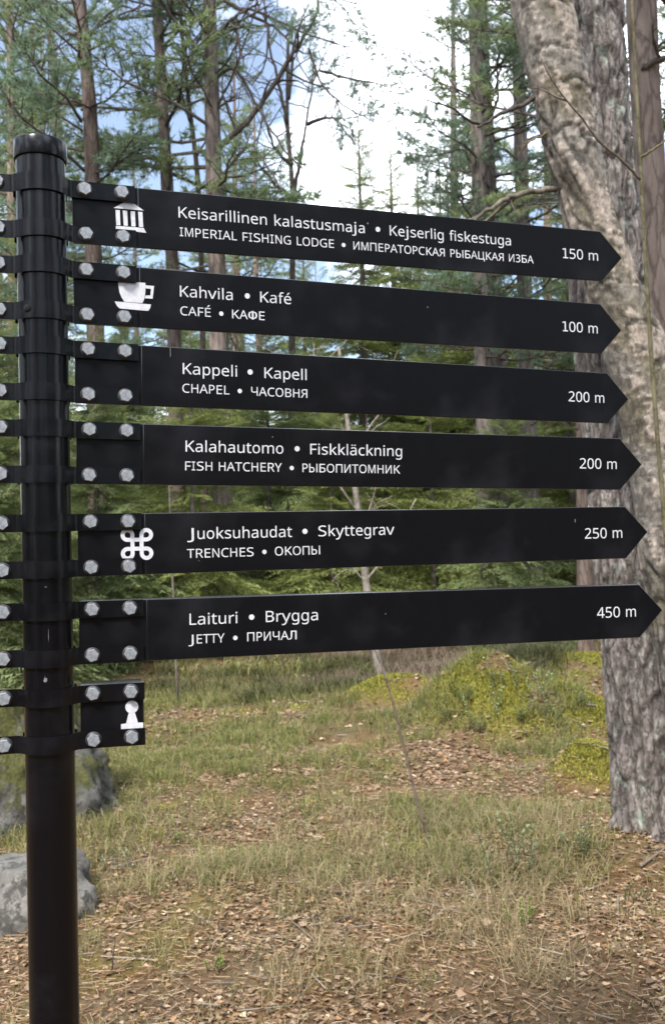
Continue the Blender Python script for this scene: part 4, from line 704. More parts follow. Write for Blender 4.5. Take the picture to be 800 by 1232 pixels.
def birch_relief(x, y, z):
    p = Vector((x, y, z)); n1 = noise.noise(p * 5.5); n2 = noise.noise(Vector((x * 14, y * 14, z * 5))); n3 = noise.noise(Vector((x * 40, y * 40, z * 60)))
    rough_ = noise.noise(Vector((x * 3 + 7, y * 3, z * 1.3))) + .6 * max(0, 2.2 - z) + .08
    q = Vector((x * 15, y * 15, z * 5)); d, _ = noise.voronoi(q + noise.noise_vector(q) * .7); g = min(1, (d[1] - d[0]) / .28)
    peel = 1 if n2 + .35 * n3 > .18 else 0
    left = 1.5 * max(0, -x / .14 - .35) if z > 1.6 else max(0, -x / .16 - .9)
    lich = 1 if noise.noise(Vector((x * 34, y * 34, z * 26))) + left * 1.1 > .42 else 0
    ol = (.20, .178, .135); pk = (.50, .43, .385); gr = (.29, .27, .245); dk = (.085, .078, .07)
    a = min(1, max(0, .5 + n1 * 2.4)); c = [ol[i] * (1 - a) + gr[i] * a for i in range(3)]
    dd = .002 * n3
    if peel: c = [c[i] * .35 + pk[i] * .65 for i in range(3)]; dd += .004
    if rough_ > .25:
        k = min(1, (rough_ - .25) * 4); c = [c[i] * (1 - k * .72 * (1 - g)) for i in range(3)]; dd += -.014 * (1 - g) * k
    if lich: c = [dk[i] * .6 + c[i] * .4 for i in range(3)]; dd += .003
    # old limb scars: dark arched eyebrows
    for sx_, sz_, s_ in SCARS:
        ex = (x - sx_) / s_; ez = (z - sz_) / s_; rr = (ex * ex * .35 + (ez + .5) ** 2) ** .5
        if y < 0 and abs(rr - .62) < .16 and ez > -.42: c = [q_ * .38 for q_ in c]; dd -= .006
        elif y < 0 and rr < .5: dd += .012 * (1 - rr * 2)
    h = .84 + .22 * n3 + .10 * noise.noise(Vector((x * 80, y * 80, z * 70))); ho = noise.noise(Vector((x * 9, y * 9, z * 120))); 
    if ho > .42: c = [q_ * .7 for q_ in c]
    return dd + .013 * n1 + .006 * n2, tuple(max(.02, q_ * h) for q_ in c)
BD = 4.15
birch_line = [(640, -60), (651, 0), (672, 100), (691, 200), (716, 280), (741, 360), (775, 450), (803, 560), (818, 680), (836, 780), (856, 900), (872, 1080)]
bp = [at(px, py, BD) for px, py in birch_line]
def z_at(py, D): return at(700, py, D).z - gz(at(872, 1080, BD).x, BD)
SCARS = [(-.03, z_at(70, BD), .05), (-.02, z_at(12, BD), .06), (.04, z_at(108, BD), .045), (.05, z_at(175, BD), .04), (-.04, z_at(345, BD), .035), (.02, z_at(395, BD), .05), (.08, z_at(440, BD), .06)]
m, nt, b, L = mat('old_birch_bark'); a_ = N(nt, 'ShaderNodeAttribute', attribute_name='tint'); n1 = noise_tex(nt, 45, 8, .7, stretch=(1, 1, .6)); r1 = ramp(nt, [(.32, (.42, .40, .38)), (.5, (.95, .93, .9)), (.68, (1.45, 1.4, 1.33))]); L(n1.outputs[0], r1.inputs[0])
c = mixc(nt, 1.0, a_.outputs['Color'], r1.outputs[0], 'MULTIPLY'); L(c, b.inputs['Base Color']); b.inputs['Roughness'].default_value = .85; b.inputs['Specular IOR Level'].default_value = .25; bump(nt, b, n1.outputs[0], 1.0, .016); M_BIRCH = m
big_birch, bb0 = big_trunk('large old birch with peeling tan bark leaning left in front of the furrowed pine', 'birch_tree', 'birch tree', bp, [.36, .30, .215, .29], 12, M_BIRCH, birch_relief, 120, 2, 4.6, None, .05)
limb(big_birch, bb0, [(668, 228), (640, 231), (612, 237), (590, 250), (572, 262), (552, 285)], BD, BD - .25, .014, .006, M_PALETWIG, 2, 60, (.6, .57, .52), fl=.25)
limb(big_birch, bb0, [(652, 114), (620, 130), (600, 137), (586, 148), (574, 153)], BD, BD - .2, .011, .005, M_TWIG, 1, 61, (.8, .8, .8), fl=.2)
limb(big_birch, bb0, [(668, 150), (650, 165), (630, 172)], BD, BD - .1, .007, .003, M_PALETWIG, 1, 62, (.7, .6, .4), fl=.12)
# birch crown above the frame, bare twigs
B = Acc(); r_ = np.random.default_rng(5)
for i in range(14): twigs(B, tuple(np.array([-.95, 0, 5.2 + i * .45])), (cos(i * 2.4), sin(i * 2.4), .7), 1.6, .03, 3, r_, .3, 0, 4)
B.build('limbs', M_TWIG, big_birch)['kind'] = 'stuff'
# third pine at the right edge and the mossy thin stem in front of the trunks
e3, ax3, b3 = lined_pine('pine_tree', 'smooth reddish grey pine trunk at the right edge, right of the two big trunks', 'pine tree', 6.6, [(770, -20), (772, 60), (779, 160), (786, 300), (795, 450), (806, 700)], .225, M_REDBARK, 14, 1, tint=(.86, .90, .94), n=28, seed=9)
limb(e3, b3, [(772, 80), (800, 70), (830, 45)], 6.5, 6.4, .025, .012, seed=63)
e4, ax4, b4 = lined_pine('rowan_sapling', 'thin olive green stem rising in front of the big trunks at the upper right', 'sapling', 3.75, [(758, -30), (762, 60), (767, 140), (771, 200), (775, 290), (781, 420), (800, 640)], .021, M_PALETWIG, 5.2, None, tint=(.50, .50, .33), n=8, seed=10)
limb(e4, b4, [(770, 216), (752, 196), (722, 172), (695, 138), (668, 105), (650, 70)], 3.75, 3.6, .006, .0022, M_PALETWIG, 1, 64, (.5, .45, .38), fl=.12)
limb(e4, b4, [(770, 190), (785, 180), (802, 168)], 3.75, 3.7, .006, .003, M_PALETWIG, 0, 65, (.6, .58, .35))
# thin pale birch behind the lower boards and the bent sapling before it
e5, ax5, b5 = lined_pine('birch_tree', 'thin pale birch whose foot shows under the lowest long board', 'birch tree', 9.3, [(416, 490), (424, 560), (434, 640), (440, 700), (450, 780), (458, 822)], .078, M_PALETWIG, 3.3, None, tint=(1.0, .98, .95), n=12, seed=11)
for j, ln in enumerate([[(440, 700), (420, 680), (405, 650)], [(432, 640), (446, 610), (452, 585), (460, 560)], [(430, 615), (412, 590), (398, 570)], [(424, 560), (440, 520), (470, 480)], [(418, 500), (400, 470), (380, 430)], [(440, 700), (470, 660), (500, 600)]]): limb(e5, b5, ln, 9.3, 9.1, .012, .004, M_PALETWIG, 4, 70 + j, (1.4, 1.35, 1.3), fl=.5)
e6, ax6, b6 = lined_pine('birch_sapling', 'bent leafless sapling standing alone in the grass below the lowest long board', 'sapling', 4.7, [(446, 770), (458, 795), (468, 826), (476, 862), (488, 905), (500, 960), (514, 1012)], .017, M_PALETWIG, 1.25, None, tint=(.62, .52, .45), n=6, seed=12)
limb(e6, b6, [(467, 822), (460, 800), (452, 786)], 4.7, 4.68, .0035, .0015, M_PALETWIG, 0, 77, (.9, .88, .86)); limb(e6, b6, [(478, 876), (486, 862), (496, 850)], 4.7, 4.7, .003, .0012, M_PALETWIG, 0, 78, (.6, .5, .45))
e7, ax7, b7 = lined_pine('bare_tree', 'slim bare grey stem behind the lowest boards near the post', 'bare tree', 8.8, [(203, 560), (208, 700), (212, 800)], .02, M_PALETWIG, 4, None, tint=(.7, .66, .62), n=6, seed=13)

# dry sticks lying about and dead branches
def stick(label, line, D, rad, seed, tint=(1, 1, 1), pale=True):
    pts = []
    for i, (px, py) in enumerate(line):
        # find the ground under this pixel
        d = at(px, py, 1.0) - Vector((0, 0, EYE)); lo = 1.5
        for k in range(400):
            q = Vector((0, 0, EYE)) + d * lo
            if q.z < gz(q.x, q.y) + rad * 2.5: break
            lo += .03
        pts.append(q)
    base = pts[0].copy(); rr = np.random.default_rng(seed); B = Acc(); P = np.array([tuple(p - base) for p in pts]); V, Fq = tube(P, np.linspace(rad, rad * .5, len(P)), 6); B.add(V, Fq, tint)
    for j in range(3):
        i = int(rr.integers(0, len(P) - 1)); twigs(B, P[i], unit(rr.standard_normal(3) * [1, 1, .3] + [0, 0, .2]), .18, rad * .5, 0, rr, .3, 0, 0, tint, 4)
    o = B.build('fallen_branch', M_PALETWIG if pale else M_TWIG, None, True); o.location = base; props(o, label, 'branch', None)
stick('pale dry stick lying on top of the tallest mossy mound', [(612, 806), (640, 796), (668, 788)], 8, .010, 1, (1.2, 1.1, 1))
stick('thin broken stick leaning beside the pale stick on the mound', [(645, 790), (668, 815)], 8, .008, 2, (1.1, 1, .9))
stick('dark twig lying across the leaves in the lower left foreground', [(108, 1180), (135, 1170), (160, 1162)], 3.2, .005, 3, (.9, .85, .8), False)
stick('grey stick reaching in from the right edge at the foot of the big pine', [(770, 1042), (800, 1020), (830, 1000)], 4.4, .007, 4, (.9, .85, .8))
stick('curved grey root like stick in the dead grass right of the middle', [(560, 1058), (572, 1075), (566, 1100)], 4, .007, 5, (.9, .88, .85))
stick('pale twig lying under the bent sapling', [(330, 1180), (352, 1196)], 3.4, .004, 6)

# small evergreen sprigs
def sprig(label, px, py, h, n, seed, col, group=None):
    r = np.random.default_rng(seed); d = at(px, py, 1.0) - Vector((0, 0, EYE)); lo = 1.5
    while True:
        q = Vector((0, 0, EYE)) + d * lo
        if q.z < gz(q.x, q.y) or lo > 12: break
        lo += .03
    base = Vector((q.x, q.y, gz(q.x, q.y))); e = empty('bilberry_plant', base); props(e, label, 'small plant', group); S = Acc(); Lf = Acc()
    for i in range(n):
        a = r.random() * 2 * pi; hh = h * (.6 + .6 * r.random()); o = np.array([r.standard_normal() * h * .28, r.standard_normal() * h * .28, 0]); tip = o + np.array([cos(a) * hh * .35, sin(a) * hh * .35, hh])
        V, Fq = tube([o - [0, 0, .02], (o + tip) / 2 + [0, 0, .01], tip], [.0018, .0014, .0008], 3, False); S.add(V, Fq, (.8, .6, .45))
        for k in range(14):
            t = .25 + .75 * k / 13; p = o + (tip - o) * t; az = k * 2.4 + r.random(); s = .016 * (.7 + .6 * r.random()) * (h / .13) ** .5; dv = unit(np.array([cos(az), sin(az), .35 + .5 * r.random()])); sd_ = unit(np.cross(dv, [0, 0, 1.])) * s * .36
            up_ = np.cross(sd_, dv); up_ = unit(up_) * s * .12
            Lf.add([p, p + dv * s * .5 - sd_ + up_, p + dv * s * .5 + sd_ + up_, p + dv * s, p + dv * s * .5], [(0, 1, 4), (0, 4, 2), (1, 3, 4), (4, 3, 2)], np.array(col) * (.7 + .6 * r.random()))
    S.build('stem', M_TWIG, e); Lf.build('foliage', M_LEAF, e)
gB = (.19, .23, .12); gY = (.25, .34, .09); gD = (.15, .185, .08)
sprig('upright blue green bilberry plant right of the curved stick', 615, 1052, .24, 9, 1, gB)
sprig('bright green leafy plant low in the dead grass, brightest of the small plants', 628, 1116, .09, 7, 2, gY)
sprig('dull green plant at the left foot of the big pine', 695, 1040, .13, 10, 3, gB)
sprig('small green plant beside the upright bilberry plant, on its left', 572, 1052, .10, 5, 4, gD)
sprig('tiny green plant at the right foot of the pine near the edge', 757, 1090, .09, 5, 5, gD)
sprig('pale green sprig on the left slope of the tallest mossy mound', 592, 868, .22, 5, 6, (.24, .32, .2))
sprig('pale green sprig on the crest of the tallest mossy mound', 654, 842, .2, 5, 7, (.22, .31, .18))
sprig('blue green sprig near the stick on the mossy mound', 610, 835, .22, 5, 8, gB)
sprig('green sprig at the right side of the tallest mossy mound', 690, 885, .14, 5, 9, gB)
sprig('bluish low plant between the post and the leafy path', 150, 1050, .09, 6, 10, (.2, .27, .19))
sprig('small green clover like plant in the leaves above the bluish low plant', 212, 1015, .06, 5, 11, gY)
sprig('sprouting green tuft in the lower left foreground leaves', 262, 1172, .05, 6, 12, (.2, .28, .06))

for q, (px, py, h_) in enumerate([(560, 850, .14), (575, 882, .12), (632, 870, .15), (668, 872, .13), (702, 850, .12), (540, 870, .12)]):
    sprig(['low bilberry plant at the left foot of the tallest mossy mound', 'second low bilberry plant on the lower left slope of the mound', 'bilberry plant in the middle of the mossy mound face', 'bilberry plant right of the middle of the mound face', 'bilberry plant high on the right of the mossy mound', 'outermost left bilberry plant before the mossy mound'][q], px, py, h_, 12, 20 + q, [gD, gB, gD][q % 3])
# ------------------------------------------------------------------ the signpost
m, nt, b, L = mat('worn_grey'); b.inputs['Base Color'].default_value = (.16, .16, .17, 1); b.inputs['Roughness'].default_value = .8; M_CHIP = m
PX_, PY_ = -0.452256, 1.532433
SIGN_Z = [.5168, .3879, .261, .1321, -.0158, -.1537, -.2866]; YAW = [.3707, .3778, .3635, .331, .32, .2843, .2387]; TILT = [.0126, -.0005, -.013, -.0163, -.0016, -.0108, -.0046]
post_base = Vector((PX_, PY_, gz(PX_, PY_)))
SP = empty('signpost', post_base); props(SP, 'tall black round steel signpost carrying a stack of white lettered arrow boards', 'signpost')
PR = .038
A = Acc(); zt = EYE + .596 - post_base.z
V, Fs = tube([(0, 0, -.3), (0, 0, 0), (0, 0, zt)], PR, 72); A.add(V, Fs); po = A.build('post', M_POST, SP, False)
def auto_smooth(o, ang=35):
    me = o.data; me.polygons.foreach_set('use_smooth', np.ones(len(me.polygons), dtype=bool)); me.set_sharp_from_angle(angle=R(ang))
auto_smooth(po)
A = Acc(); prof = [(-.030, PR + .0006), (-.030, PR + .0026), (-.0285, PR + .0032), (-.003, PR + .0032), (-.0008, PR + .0022), (0, PR - .001), (.0004, .001)]
k = 72; ang = np.arange(k) * 2 * pi / k; V = np.concatenate([np.stack([r_ * np.cos(ang), r_ * np.sin(ang), np.full(k, zt + .030 + z_)], 1) for z_, r_ in prof]); i = np.arange(k); i2 = (i + 1) % k
Fq = np.concatenate([np.stack([j * k + i, j * k + i2, (j + 1) * k + i2, (j + 1) * k + i], 1) for j in range(len(prof) - 1)]); A.add(V, Fq); auto_smooth(A.build('post_cap', M_POST, SP))

def text_mesh(word, em):
    """flat letters from outlines; returns verts (x,y), faces, ink extent"""
    V = []; Fs = []; x = 0
    for ch in word:
        if ch == ' ': x += .352 * em; continue
        adv, cons = GLYPHS[ch]; polys = []
        for c_ in cons:
            q = [int(t) for t in c_.split(',')]; polys.append([Vector((q[j] / 1000 * em + x, q[j + 1] / 1000 * em, 0)) for j in range(0, len(q), 2)])
        area = lambda p_: sum(p_[j - 1].x * p_[j].y - p_[j].x * p_[j - 1].y for j in range(len(p_)))
        def inside(p, pl_):
            c2 = False
            for j in range(len(pl_)):
                A_, B_ = pl_[j - 1], pl_[j]
                if (A_.y > p.y) != (B_.y > p.y) and p.x < (B_.x - A_.x) * (p.y - A_.y) / (B_.y - A_.y) + A_.x: c2 = not c2
            return c2
        hole_in = [next((k for k in range(len(polys)) if k != j and inside(polys[j][0], polys[k])), None) for j in range(len(polys))]
        for k in range(len(polys)):
            if hole_in[k] is not None: continue
            grp = [polys[k]] + [polys[j] for j in range(len(polys)) if hole_in[j] == k]
            t = geometry.tessellate_polygon(grp); flat = [p for pl_ in grp for p in pl_]; b_ = len(V); V += [(p.x, p.y) for p in flat]
            for a, b2, c2 in t:
                A_, B_, C_ = flat[a], flat[b2], flat[c2]
                cr = (B_.x - A_.x) * (C_.y - A_.y) - (B_.y - A_.y) * (C_.x - A_.x)
                if abs(cr) > 1e-12: Fs.append((a + b_, b2 + b_, c2 + b_) if cr > 0 else (a + b_, c2 + b_, b2 + b_))
        x += adv / 1000 * em
    return V, Fs
def disc(cx, cy, r, n=20): return [(cx + r * cos(2 * pi * j / n), cy + r * sin(2 * pi * j / n)) for j in range(n)], [tuple(range(n))]
def line_item(pieces, em, y):
    """pieces: (word, u0, u1) stretched to their measured ink extent, or ('•', u, r)"""
    V = []; Fs = []
    for w_, a, b_ in pieces:
        if w_ == '•': v, f = disc(a, y + em * (.36 if em > .023 else .33), b_)
        else:
            v, f = text_mesh(w_, em); xs = [p[0] for p in v]; lo, hi = min(xs), max(xs); v = [((p[0] - lo) / (hi - lo) * (b_ - a) + a, p[1] + y) for p in v]
        k = len(V); V += v; Fs += [tuple(i + k for i in q) for q in f]
    return V, Fs
E1, E2, E3 = .0252, .0203, .0268
TXT = [
 ([('Keisarillinen', .2195, None), ('kalastusmaja', None, .5555), ('•', .5815, .0046), ('Kejserlig', .6048, None), ('fiskestuga', None, .8577)], [('IMPERIAL FISHING LODGE', .2200, .4954), ('•', .5138, .0038), ('ИМПЕРАТОРСКАЯ РЫБАЦКАЯ ИЗБА', .5326, .9069)], '150 m'),
 ([('Kahvila', .219, .3096), ('•', .3355, .0046), ('Kafé', .3584, .4145)], [('CAFÉ', .2190, .2707), ('•', .2891, .0038), ('КАФЕ', .308, .3657)], '100 m'),
 ([('Kappeli', .2205, .3134), ('•', .3363, .0046), ('Kapell', .3615, .4379)], [('CHAPEL', .2196, .2997), ('•', .3179, .0038), ('ЧАСОВНЯ', .3379, .4388)], '200 m'),
 ([('Kalahautomo', .2215, .389), ('•', .4135, .0046), ('Fiskkläckning', .437, .6081)], [('FISH HATCHERY', .2208, .3861), ('•', .4038, .0038), ('РЫБОПИТОМНИК', .4229, .6041)], '200 m'),
 ([('Juoksuhaudat', .2214, .4001), ('•', .4232, .0046), ('Skyttegrav', .4471, .5874)], [('TRENCHES', .2204, .3326), ('•', .3513, .0038), ('ОКОПЫ', .3695, .4495)], '250 m'),
 ([('Laituri', .2213, .3005), ('•', .3245, .0046), ('Brygga', .3485, .4387)], [('JETTY', .2195, .2787), ('•', .2967, .0038), ('ПРИЧАЛ', .3167, .4012)], '450 m')]
# join the two-word runs of the first board into one stretched run each
TXT[0] = ([('Keisarillinen kalastusmaja', .2190, .5555), ('•', .5815, .0046), ('Kejserlig fiskestuga', .6048, .8577)], TXT[0][1], TXT[0][2])
def ring_arc(cx, cy, r0, r1, a0, a1, n=18):
    V = []; Fs = []
    for j in range(n + 1):
        a = R(a0 + (a1 - a0) * j / n); V += [(cx + r0 * cos(a), cy + r0 * sin(a)), (cx + r1 * cos(a), cy + r1 * sin(a))]
    for j in range(n): Fs.append((2 * j, 2 * j + 1, 2 * j + 3, 2 * j + 2))
    return V, Fs
def merge(*its):
    V = []; Fs = []
    for v, f in its:
        k = len(V); V += v; Fs += [tuple(i + k for i in q) for q in f]
    return V, Fs
def rect(x0, y0, x1, y1): return [(x0, y0), (x1, y0), (x1, y1), (x0, y1)], [(0, 1, 2, 3)]
def poly(*p): return list(p), [tuple(range(len(p)))]
def pict_lodge():
    s = .0516 / 177; X_ = lambda q: .1125 + (q - 293) * s; Y_ = lambda q: .0235 - (q - 203) * .000303
    P = lambda *l: poly(*[(X_(a), Y_(b_)) for a, b_ in l])
    it = [P((293, 240), (462, 240), (405, 206), (352, 204))]
    for a, b_, c_, d in ((303, 327, 305, 328), (343, 368, 346, 369), (386, 411, 389, 412), (429, 453, 431, 455)): it.append(P((c_, 331), (d, 331), (b_, 249), (a, 249)))
    it.append(P((302, 348), (300, 352), (471, 361), (457, 335), (303, 335))); return merge(*it)
def pict_cup():
    s = .0645 / 215; X_ = lambda q: .1115 + (q - 300) * s; Y_ = lambda q: .0243 - (q - 172) * .000283
    P = lambda *l: poly(*[(X_(a), Y_(b_)) for a, b_ in l])
    body = [(320, 180), (322, 205), (327, 240), (338, 268), (352, 291), (450, 291), (461, 264), (466, 235), (468, 200), (468, 172), (408, 172), (408, 180)]
    it = [P(*body[::-1])]
    it.append(P((497, 296), (300, 292), (312, 318), (325, 331), (480, 335), (490, 320))[0:2])
    it.append(P((468.4, 186), (468.4, 204), (498, 205), (515, 187))); it.append(P((498, 205), (494, 243), (506, 262), (515, 187))); it.append(P((494, 243), (467.5, 246), (463, 262), (506, 262)))
    return merge(*it)
def pict_loop():
    cx, cy, w_ = .1397, -.0004, .0032; rc, o = .0077, .0150; it = []
    for sx_ in (-1, 1):
        for sy_ in (-1, 1):
            a0 = {(1, 1): -90, (-1, 1): 0, (-1, -1): 90, (1, -1): 180}[(sx_, sy_)]
            it.append(ring_arc(cx + sx_ * o, cy + sy_ * o, rc - w_, rc + w_, a0, a0 + 270, 26))
    q = o - rc
    for s in (-1, 1):
        it.append(rect(cx + s * q - w_, cy - o, cx + s * q + w_, cy + o))
        it += [rect(cx - o, cy + s * q - w_, cx - q - w_, cy + s * q + w_), rect(cx - q + w_, cy + s * q - w_, cx + q - w_, cy + s * q + w_), rect(cx + q + w_, cy + s * q - w_, cx + o, cy + s * q + w_)]
    return merge(*it)
def pict_pawn():
    s = .0345 / 118; X_ = lambda q: .1094 + (q - 337) * s; Y_ = lambda q: .0215 - (q - 669) * .00029
    it = [disc(X_(396), Y_(705), 35 * s, 28)]; P = lambda *l: poly(*[(X_(a), Y_(b_)) for a, b_ in l])
    it.append(P((364, 793), (428, 793), (412, 738), (379, 738)))
    it.append(P((337, 838), (456, 838), (456, 794), (425.5, 793.5), (366, 793.5), (337, 796))); return merge(*it)
PICT = {0: pict_lodge, 1: pict_cup, 4: pict_loop, 6: pict_pawn}
LBL = ['uppermost arrow board with the building pictogram, reading 150 m', 'second arrow board with the white cup pictogram, reading 100 m', 'third arrow board for the chapel, reading 200 m', 'fourth arrow board for the fish hatchery, reading 200 m', 'fifth arrow board with the looped square pictogram, reading 250 m', 'lowest long arrow board for the jetty, reading 450 m', 'short square end board with the white pawn pictogram']
C0 = .00798; BH = .0498; U0 = .04705; U1 = U0 + 1.0175; UT = U1 + .0504
hexv = [(cos(R(60 * j + 15)), sin(R(60 * j + 15))) for j in range(6)]
def bolt_mesh():
    import bmesh
    r_ = .0104; A = Acc(); lv = [(0, r_), (.0064, r_), (.0070, r_ * .94)]
    V = [(r * x_, -h, r * y_) for h, r in lv for x_, y_ in hexv]; Fs = [(j + 6 * l, (j + 1) % 6 + 6 * l, (j + 1) % 6 + 6 * l + 6, j + 6 * l + 6) for l in (0, 1) for j in range(6)] + [tuple(12 + j for j in range(6))]
    A.add(V, Fs); me = A.mesh('bolt', M_BOLT); me.polygons.foreach_set('use_smooth', np.zeros(len(me.polygons), dtype=bool)); bm = bmesh.new(); bm.from_mesh(me); bmesh.ops.recalc_face_normals(bm, faces=bm.faces)
    if sum(f.normal.y for f in bm.faces) > 0: bmesh.ops.reverse_faces(bm, faces=bm.faces)
    bm.to_mesh(me); bm.free(); return me
BOLT = bolt_mesh()
A = Acc(); V, Fs = tube([(0, 0, 0), (0, -.0012, 0)], .0125, 24); A.add(V, Fs); WASHER = A.mesh('washer', M_WASH)
def bevel(o, w_=.0012, seg=2):
    import bmesh
    bm = bmesh.new(); bm.from_mesh(o.data); bmesh.ops.recalc_face_normals(bm, faces=bm.faces)
    es = [e_ for e_ in bm.edges if len(e_.link_faces) == 2 and e_.calc_face_angle(0) > R(30)]
    bmesh.ops.bevel(bm, geom=es, offset=w_, segments=seg, affect='EDGES', profile=.5); bm.to_mesh(o.data); bm.free(); auto_smooth(o, 25)
def extrude_outline(out, y0, y1):
    """outline in (u, z) extruded between y0 (front, towards the viewer) and y1"""
    n = len(out); V = [(u, y0, z) for u, z in out] + [(u, y1, z) for u, z in out]
    return V, [tuple(range(n)), tuple(range(2 * n - 1, n - 1, -1))] + [(i, i + n, (i + 1) % n + n, (i + 1) % n) for i in range(n)]
for i in range(7):
    # local frame of a board: +X along the board, -Y its printed face, Z up; origin on the post's axis
    fr = empty('direction_sign', (0, 0, 0)) if False else None
    z0 = EYE + SIGN_Z[i] - post_base.z
    u_end = U0 + .0985 if i == 6 else U1
    if i == 6: out = [(U0, -BH), (u_end, -BH), (u_end, BH), (U0, BH)]
    else: out = [(U0, -BH), (U1, -BH), (UT, 0), (U1, BH), (U0, BH)]
    A = Acc(); V, Fs = extrude_outline(out, -C0, -C0 + .0035); A.add(V, Fs)
    bd = A.build('direction_sign', M_EDGE, SP); bd['label'] = LBL[i]; bevel(bd, .0016)
    bd.location = (0, 0, z0); bd.rotation_euler = (0, -TILT[i], YAW[i])
    # folded top edge
    dep = .026 if i != 6 else .034
    A = Acc(); V, Fs = box((U0 + u_end) / 2, -C0 + .0036 + dep / 2, BH - .0012, u_end - U0 - .004, dep, .0024); A.add(V, Fs)
    if i == 6: V, Fs = box(u_end - .0012, -C0 + .0036 + dep / 2, -.0015, .0024, dep, 2 * BH - .006); A.add(V, Fs)
    bevel(A.build('folded_edge', M_EDGE, bd), .0008, 2)
    A = Acc(); ue = .1535 if i != 6 else u_end - .0012; V, Fs = extrude_outline([(U0 + .0012, -BH + .0012), (ue - .0012, -BH + .0012), (ue - .0012, BH - .0012), (U0 + .0012, BH - .0012)], -C0 - .0003, -C0 + .0002); A.add(V, Fs); bevel(A.build('inner_sheet', M_BOARD, bd), .0003, 1)
    if i != 6:   # printed face sheet from the seam to the tip
        us = .1535; g_ = .0012; A = Acc(); V, Fs = extrude_outline([(us, -BH + g_), (U1 - g_ * .5, -BH + g_), (UT - g_ * 1.6, 0), (U1 - g_ * .5, BH - g_), (us, BH - g_)], -C0 - .0007, -C0 + .0002); A.add(V, Fs); bevel(A.build('face_sheet', M_BOARD, bd), .0003, 1)
        l1, l2, ds = TXT[i]
        for pcs, em, yb in ((l1, E1, .0057), (l2, E2, -.0252), ([(ds, .9738, 1.0562)], E3, -.0100)):
            for pc in pcs:
                V2, F2 = line_item([pc], em, yb); A = Acc(); A.add([(u, -C0 - .0010, z) for u, z in V2], F2, (.7, .7, .7)); A.build('lettering' if pc[0] != '•' else 'bullet_mark', M_WHITE, bd)
    if i in PICT:
        V2, F2 = PICT[i](); A = Acc(); A.add([(u, -C0 - .0011, z) for u, z in V2], F2, (.7, .7, .7)); A.build('pictogram', M_WHITE, bd)
    for us_, zs_, w_, h_ in {2: [(.200, .041, .0006, .009)], 4: [(.9535, .0245, .0009, .0035), (.24, -.03, .0008, .0008)], 5: [(.56, .012, .001, .001)], 1: [(.68, .018, .0012, .0012)], 0: [(.562, .024, .0016, .0016)], 3: [(.37, .034, .001, .001)]}.get(i, []):
        n_ = 8; A = Acc(); A.add([(us_ + w_ * cos(2 * pi * q / n_ + .2) * (.8 + .4 * (q % 2)), -C0 - .0010, zs_ + h_ * sin(2 * pi * q / n_ + .2)) for q in range(n_)], [tuple(range(n_))]); A.build('scratch', M_CHIP, bd)
    # two clamp straps round the post, ears on either side
    for s_ in (1, -1):
        zc_ = s_ * .0362; hh = .0135; ro = PR + .0030; th_ = .0026; ce = C0 + .0038
        path = []
        a0 = math.asin((ce) / ro)
        path += [(.1470, -ce), (.1, -ce), (.0560, -ce), (.0480, -ce - .0004), (.0430, -ce - .0022)]
        for j in range(0, 25):
            a = -(a0 + .36) - (pi - 2 * (a0 + .36)) * j / 24; path.append((ro * cos(a), ro * sin(a)))
        path += [(-.0430, -ce - .0022), (-.0480, -ce - .0004), (-.0560, -ce), (-.1, -ce), (-.1470, -ce)]
        P = np.array(path); T_ = np.gradient(P, axis=0); T_ /= np.linalg.norm(T_, axis=1)[:, None]; Nn = np.stack([T_[:, 1], -T_[:, 0]], 1)   # towards the post
        I = P - Nn * th_ * 0; O = P + Nn * 0
        out_n = -Nn if (P[15] @ Nn[15]) > 0 else Nn
        O = P + out_n * th_ / 2; I = P - out_n * th_ / 2; n = len(P); V = []
        for q in range(n):
            for (pp_, zz_) in ((O[q], zc_ + hh - .0005), (O[q] - out_n[q] * .0005, zc_ + hh), (I[q], zc_ + hh), (I[q], zc_ - hh), (O[q] - out_n[q] * .0005, zc_ - hh), (O[q], zc_ - hh + .0005)): V.append((pp_[0], pp_[1], zz_))
        m6 = 6; Fs = [(q * m6 + c_, (q + 1) * m6 + c_, (q + 1) * m6 + (c_ + 1) % m6, q * m6 + (c_ + 1) % m6) for q in range(n - 1) for c_ in range(m6)] + [tuple(range(m6)), tuple((n - 1) * m6 + c_ for c_ in range(m6 - 1, -1, -1))]
        A = Acc(); A.add(V, Fs); st = A.build('strap', M_STRAP, SP); st.location = (0, 0, z0); st.rotation_euler = (0, -TILT[i], YAW[i])
        import bmesh
        bm = bmesh.new(); bm.from_mesh(st.data); bmesh.ops.recalc_face_normals(bm, faces=bm.faces); bm.to_mesh(st.data); bm.free(); auto_smooth(st, 30)
        # rear half of the clamp
        A = Acc(); ba = [(ro * cos(a), ro * sin(a), zc_) for a in np.linspace(.25, pi - .25, 24)]; V = []; n = len(ba)
        for x_, y_, z_ in ba: V += [(x_ * .96, y_ * .96, z_ + hh), (x_ * 1.04, y_ * 1.04, z_ + hh), (x_ * 1.04, y_ * 1.04, z_ - hh), (x_ * .96, y_ * .96, z_ - hh)]
        Fs = [(q * 4 + c_, (q + 1) * 4 + c_, (q + 1) * 4 + (c_ + 1) % 4, q * 4 + (c_ + 1) % 4) for q in range(n - 1) for c_ in range(4)]; A.add(V, Fs); A.build('rear_clamp', M_STRAP, st)
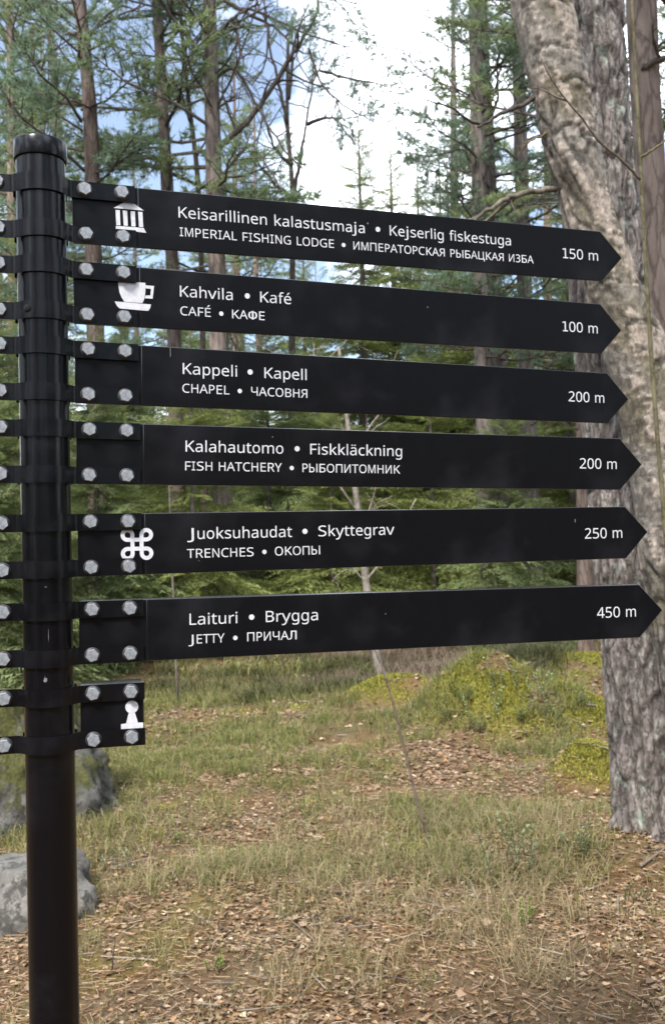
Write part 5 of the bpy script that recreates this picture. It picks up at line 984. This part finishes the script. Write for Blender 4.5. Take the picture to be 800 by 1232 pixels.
        for k_, u in enumerate((.0668, .1256, -.0668, -.1256)):
            w1 = link(bpy.data.objects.new('washer', WASHER), st); w1.location = (u, -ce - th_ / 2, zc_ + .0003)
            bo = link(bpy.data.objects.new('bolt', BOLT), st); bo.location = (u + .0007 * (random.random() - .5), -ce - th_ / 2 - .0011, zc_ + .0008 * (random.random() - .5) + .0004); bo.rotation_euler = (0, random.random() * 1.05, 0)
    # board pointing the other way, outside the picture
    if i < 6:
        A = Acc(); V, Fs = extrude_outline([(-.106, -BH), (-.106, BH), (-.70, BH), (-.75, 0), (-.70, -BH)], -C0, -C0 + .0035); A.add(V, Fs); o = A.build('direction_sign', M_BOARD, SP); o.location = (0, 0, z0); o.rotation_euler = (0, -TILT[i], YAW[i]); bevel(o, .001)
# black disc painting the shade inside a drilled opening, second board's lower strap
A = Acc(); yw = YAW[1]
V, Fs = tube([(0, 0, 0), (0, -.0008, 0)], .0062, 24); A.add(V, Fs)
m, nt, b, L = mat('hole_shade_black'); b.inputs['Base Color'].default_value = (.003, .003, .003, 1); b.inputs['Roughness'].default_value = 1
ho = A.build('hole_shade_disc', m, SP); az = -.30; ho.location = (sin(az) * (PR + .0044), -cos(az) * (PR + .0044), EYE + SIGN_Z[1] - .0352 - post_base.z); ho.rotation_euler = (0, 0, az)
# chips in the paint of the post
for nm, px, py, sx_, sz_, sd_ in (('paint_chip', 63, 818, .0036, .0050, 1), ('paint_chip', 66, 706, .003, .0006, 2), ('paint_chip', 69, 765, .0006, .011, 3)):
    r_ = np.random.default_rng(sd_); az = (px - 57) / 59.5 * 2; az = math.asin(max(-.9, min(.9, az * .72))) ; zc_ = at(px, py, 1.495).z - post_base.z; n = 11; rr_ = .45 + .75 * r_.random(n)
    pts = [(sx_ * .8 * rr_[j] * cos(2 * pi * j / n), sz_ * rr_[j] * sin(2 * pi * j / n)) for j in range(n)]; base_az = math.atan2(PX_, PY_)
    V = []
    for x_, z_ in pts:
        a = az + x_ / PR - base_az * 0; V.append((sin(a + .287) * (PR + .0004) if False else sin(a) * (PR + .0004), -cos(a) * (PR + .0004), zc_ + z_))
    A = Acc(); A.add(V, [tuple(range(n))]); A.build(nm, M_CHIP, SP)
# drop the prototypes that stayed unused
for lst, us in ((protoS, usedS), (protoP, usedP)):
    for o, u in zip(lst, us):
        if not u:
            for ch in list(o.children): bpy.data.objects.remove(ch)
            bpy.data.objects.remove(o)
